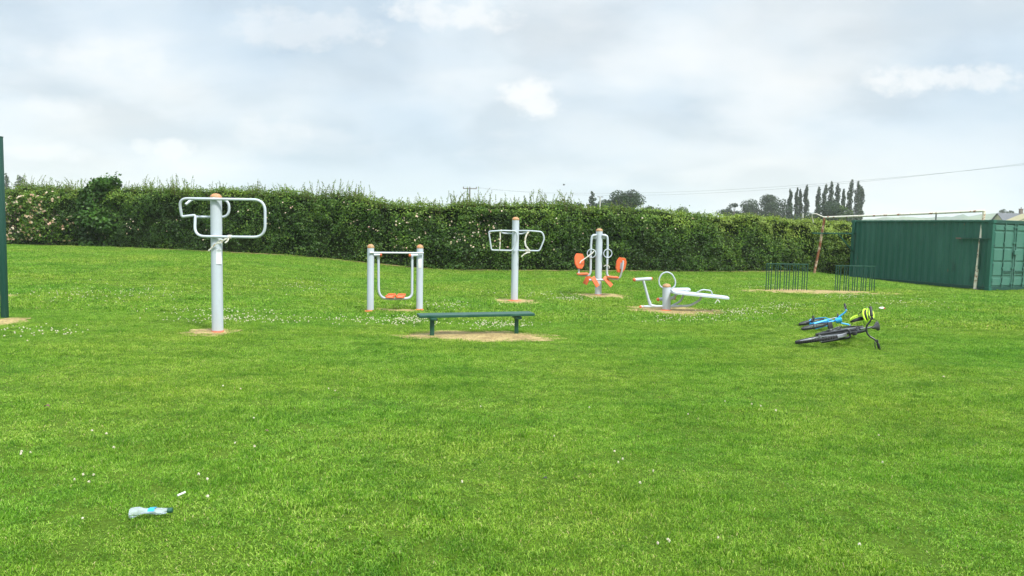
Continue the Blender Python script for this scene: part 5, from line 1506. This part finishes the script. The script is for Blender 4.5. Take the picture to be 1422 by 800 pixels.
# ------------------------------------------------------------------ light
SUN_DIR = Vector((0.50, -0.62, 1.05)).normalized()
elev = math.asin(SUN_DIR.z); az = math.atan2(SUN_DIR.x, SUN_DIR.y)
wd = bpy.data.worlds.new('World'); S.world = wd; wd.use_nodes = True
nt = wd.node_tree; bg = nt.nodes['Background']; bg.inputs['Strength'].default_value = 0.1
sky = nt.nodes.new('ShaderNodeTexSky'); sky.sky_type = 'NISHITA'; sky.sun_disc = False
sky.sun_elevation = elev; sky.sun_rotation = az; sky.air_density = 1.2; sky.dust_density = 2.0
tc = nt.nodes.new('ShaderNodeTexCoord'); sp = nt.nodes.new('ShaderNodeSeparateXYZ'); nt.links.new(tc.outputs['Generated'], sp.inputs[0])
zc = math_(nt, 'ADD', math_(nt, 'MAXIMUM', sp.outputs['Z'], 0.0), 0.34)
cb = nt.nodes.new('ShaderNodeCombineXYZ')
nt.links.new(math_(nt, 'DIVIDE', sp.outputs['X'], zc), cb.inputs[0]); nt.links.new(math_(nt, 'DIVIDE', sp.outputs['Y'], zc), cb.inputs[1])
def wn(scale, detail, off, scl=(1, 1, 1), rough=0.55, dist=0.0):
    mp = nt.nodes.new('ShaderNodeMapping'); mp.inputs['Location'].default_value = off; mp.inputs['Scale'].default_value = scl
    nt.links.new(cb.outputs[0], mp.inputs['Vector'])
    n = nt.nodes.new('ShaderNodeTexNoise'); n.inputs['Scale'].default_value = scale; n.inputs['Detail'].default_value = detail; n.inputs['Roughness'].default_value = rough; n.inputs['Distortion'].default_value = dist
    nt.links.new(mp.outputs[0], n.inputs['Vector']); return n.outputs['Fac']
big = wn(0.9, 6, (3.1, 1.2, 0), (1, 1.0, 1), 0.5)
mid = wn(2.3, 7, (7.7, 4.0, 0), (1, 1.1, 1), 0.5, 0.3)
puff = wn(1.7, 7, (1.3, 9.4, 0), (1.1, 1.5, 1), 0.52)
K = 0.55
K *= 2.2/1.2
veil = ramp(nt, big, [(0.38, (5.4*K, 6.5*K, 7.6*K)), (0.49, (6.3*K, 7.1*K, 7.8*K)), (0.60, (7.1*K, 7.45*K, 7.7*K))])
grey = ramp(nt, mid, [(0.38, (0.86, 0.88, 0.90)), (0.50, (1, 1, 1)), (0.64, (1.08, 1.06, 1.04))])
c1 = mix(nt, 1.0, veil, grey, 'MULTIPLY')
pf = ramp(nt, puff, [(0.52, (0, 0, 0)), (0.72, (1, 1, 1))])
# individual bright cumulus heads, placed by direction (azimuth tangent, elevation tangent)
yy = math_(nt, 'MAXIMUM', sp.outputs['Y'], 0.05)
TA = math_(nt, 'DIVIDE', sp.outputs['X'], yy); TB = math_(nt, 'DIVIDE', sp.outputs['Z'], yy)
ab = nt.nodes.new('ShaderNodeCombineXYZ'); nt.links.new(TA, ab.inputs[0]); nt.links.new(TB, ab.inputs[1])
en = noise(nt, 24, 9, vec=ab.outputs[0], rough=0.66, scl=(1, 1.5, 1)); en2 = noise(nt, 7, 4, vec=ab.outputs[0])
edge = math_(nt, 'ADD', math_(nt, 'MULTIPLY', math_(nt, 'SUBTRACT', en, 0.5), 4.6), math_(nt, 'MULTIPLY', math_(nt, 'SUBTRACT', en2, 0.5), 4.2))
tot = None; dark = None
for px, py, rx, ry, st in ((736, 138, 44, 26, 1.0), (1280, 110, 90, 20, 0.85), (1390, 112, 60, 22, 0.8), (238, 208, 34, 16, 0.9), (200, 203, 18, 10, 0.7), (70, 212, 60, 12, 0.6), (130, 80, 90, 30, 0.45), (620, 18, 90, 26, 0.8), (440, 40, 110, 26, 0.5), (370, 180, 60, 26, 0.4), (90, 148, 60, 14, 0.5),
                           (800, 60, 110, 50, -0.8), (560, 110, 120, 30, -0.5), (500, 60, 190, 12, -0.4), (1230, 140, 160, 24, -0.5), (100, 118, 60, 16, -0.45), (950, 155, 200, 24, -0.3), (330, 8, 120, 10, -0.5)):
    d = ray(px, py); a0, b0 = d.x/d.y, d.z/d.y
    q = math_(nt, 'ADD', math_(nt, 'POWER', math_(nt, 'ABSOLUTE', math_(nt, 'DIVIDE', math_(nt, 'SUBTRACT', TA, a0), rx/FPX)), 2.0),
              math_(nt, 'POWER', math_(nt, 'ABSOLUTE', math_(nt, 'DIVIDE', math_(nt, 'SUBTRACT', TB, b0), ry/FPX)), 2.0))
    v = math_(nt, 'ADD', math_(nt, 'SUBTRACT', 1.2, q), edge)
    mr = nt.nodes.new('ShaderNodeMapRange'); mr.interpolation_type = 'SMOOTHSTEP'; mr.inputs[1].default_value = -0.2 if st > 0 else -0.8; mr.inputs[2].default_value = 1.35 if st > 0 else 2.4
    nt.links.new(v, mr.inputs[0]); w = math_(nt, 'MULTIPLY', mr.outputs[0], abs(st))
    if st > 0: tot = w if tot is None else math_(nt, 'MAXIMUM', tot, w)
    else: dark = w if dark is None else math_(nt, 'MAXIMUM', dark, w)
c1 = mix(nt, math_(nt, 'MULTIPLY', dark, 0.55), c1, (5.3*K, 6.0*K, 6.7*K))
c1 = mix(nt, math_(nt, 'MULTIPLY', tot, 0.8), c1, (8.6*K, 8.7*K, 8.7*K))
c2 = mix(nt, math_(nt, 'MULTIPLY', pf, 0.5), c1, (8.9*K, 9.0*K, 9.0*K))
gaps = ramp(nt, big, [(0.28, (0.15, 0.15, 0.15)), (0.42, (0.03, 0.03, 0.03))])
c3 = mix(nt, gaps, c2, sky.outputs[0])
# pale band of thicker air low down
hz = ramp(nt, sp.outputs['Z'], [(0.0, (0.7, 0.7, 0.7)), (0.16, (0, 0, 0))])
c4 = mix(nt, math_(nt, 'MULTIPLY', hz, 0.6), c3, (6.7*K, 7.5*K, 8.0*K))
# an overcast sky is brighter overhead than near the horizon
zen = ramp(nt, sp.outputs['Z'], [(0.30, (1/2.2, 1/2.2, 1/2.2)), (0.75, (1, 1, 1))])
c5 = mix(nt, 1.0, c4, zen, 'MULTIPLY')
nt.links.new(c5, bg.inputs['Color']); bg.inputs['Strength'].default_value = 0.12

sl = bpy.data.lights.new('sun', 'SUN'); sl.energy = 2.4; sl.angle = R(9); sl.color = (1.0, 0.96, 0.90)
so = bpy.data.objects.new('sun', sl); COL.objects.link(so); so.rotation_euler = SUN_DIR.to_track_quat('Z', 'Y').to_euler(); so.location = (10, -10, 30)

# ------------------------------------------------------------------ haze
HAZE = 0.00038
if HAZE > 0:
    bm = NB(); box(bm, (100, 880, 25), (2800, 1800, 56.0))
    me = bpy.data.meshes.new('haze'); bm.to_mesh(me); bm.free()
    m = bpy.data.materials.new('haze_air'); m.use_nodes = True; t = m.node_tree; t.nodes.clear()
    out = t.nodes.new('ShaderNodeOutputMaterial'); v = t.nodes.new('ShaderNodeVolumePrincipled')
    v.inputs['Color'].default_value = (0.93, 0.96, 1.0, 1); v.inputs['Density'].default_value = HAZE
    t.links.new(v.outputs[0], out.inputs['Volume']); me.materials.append(m)
    o = bpy.data.objects.new('haze', me); COL.objects.link(o); tag(o, kind='stuff')

# ------------------------------------------------------------------ camera
cd = bpy.data.cameras.new('camera'); cam = bpy.data.objects.new('camera', cd); COL.objects.link(cam)
cd.sensor_fit = 'HORIZONTAL'; cd.sensor_width = 36; cd.lens = 36*FPX/W0; cd.clip_start = 0.05; cd.clip_end = 8000
cam.matrix_world = Matrix.Translation(CAM) @ Matrix((Rv, Uv, -F_)).transposed().to_4x4()
S.camera = cam
S.view_settings.view_transform = 'Standard'; S.view_settings.look = 'None'; S.view_settings.exposure = 1.14; S.view_settings.gamma = 1.0
S.view_settings.use_curve_mapping = False
S.cycles.use_denoising = True; S.cycles.max_bounces = 8; S.cycles.volume_bounces = 1
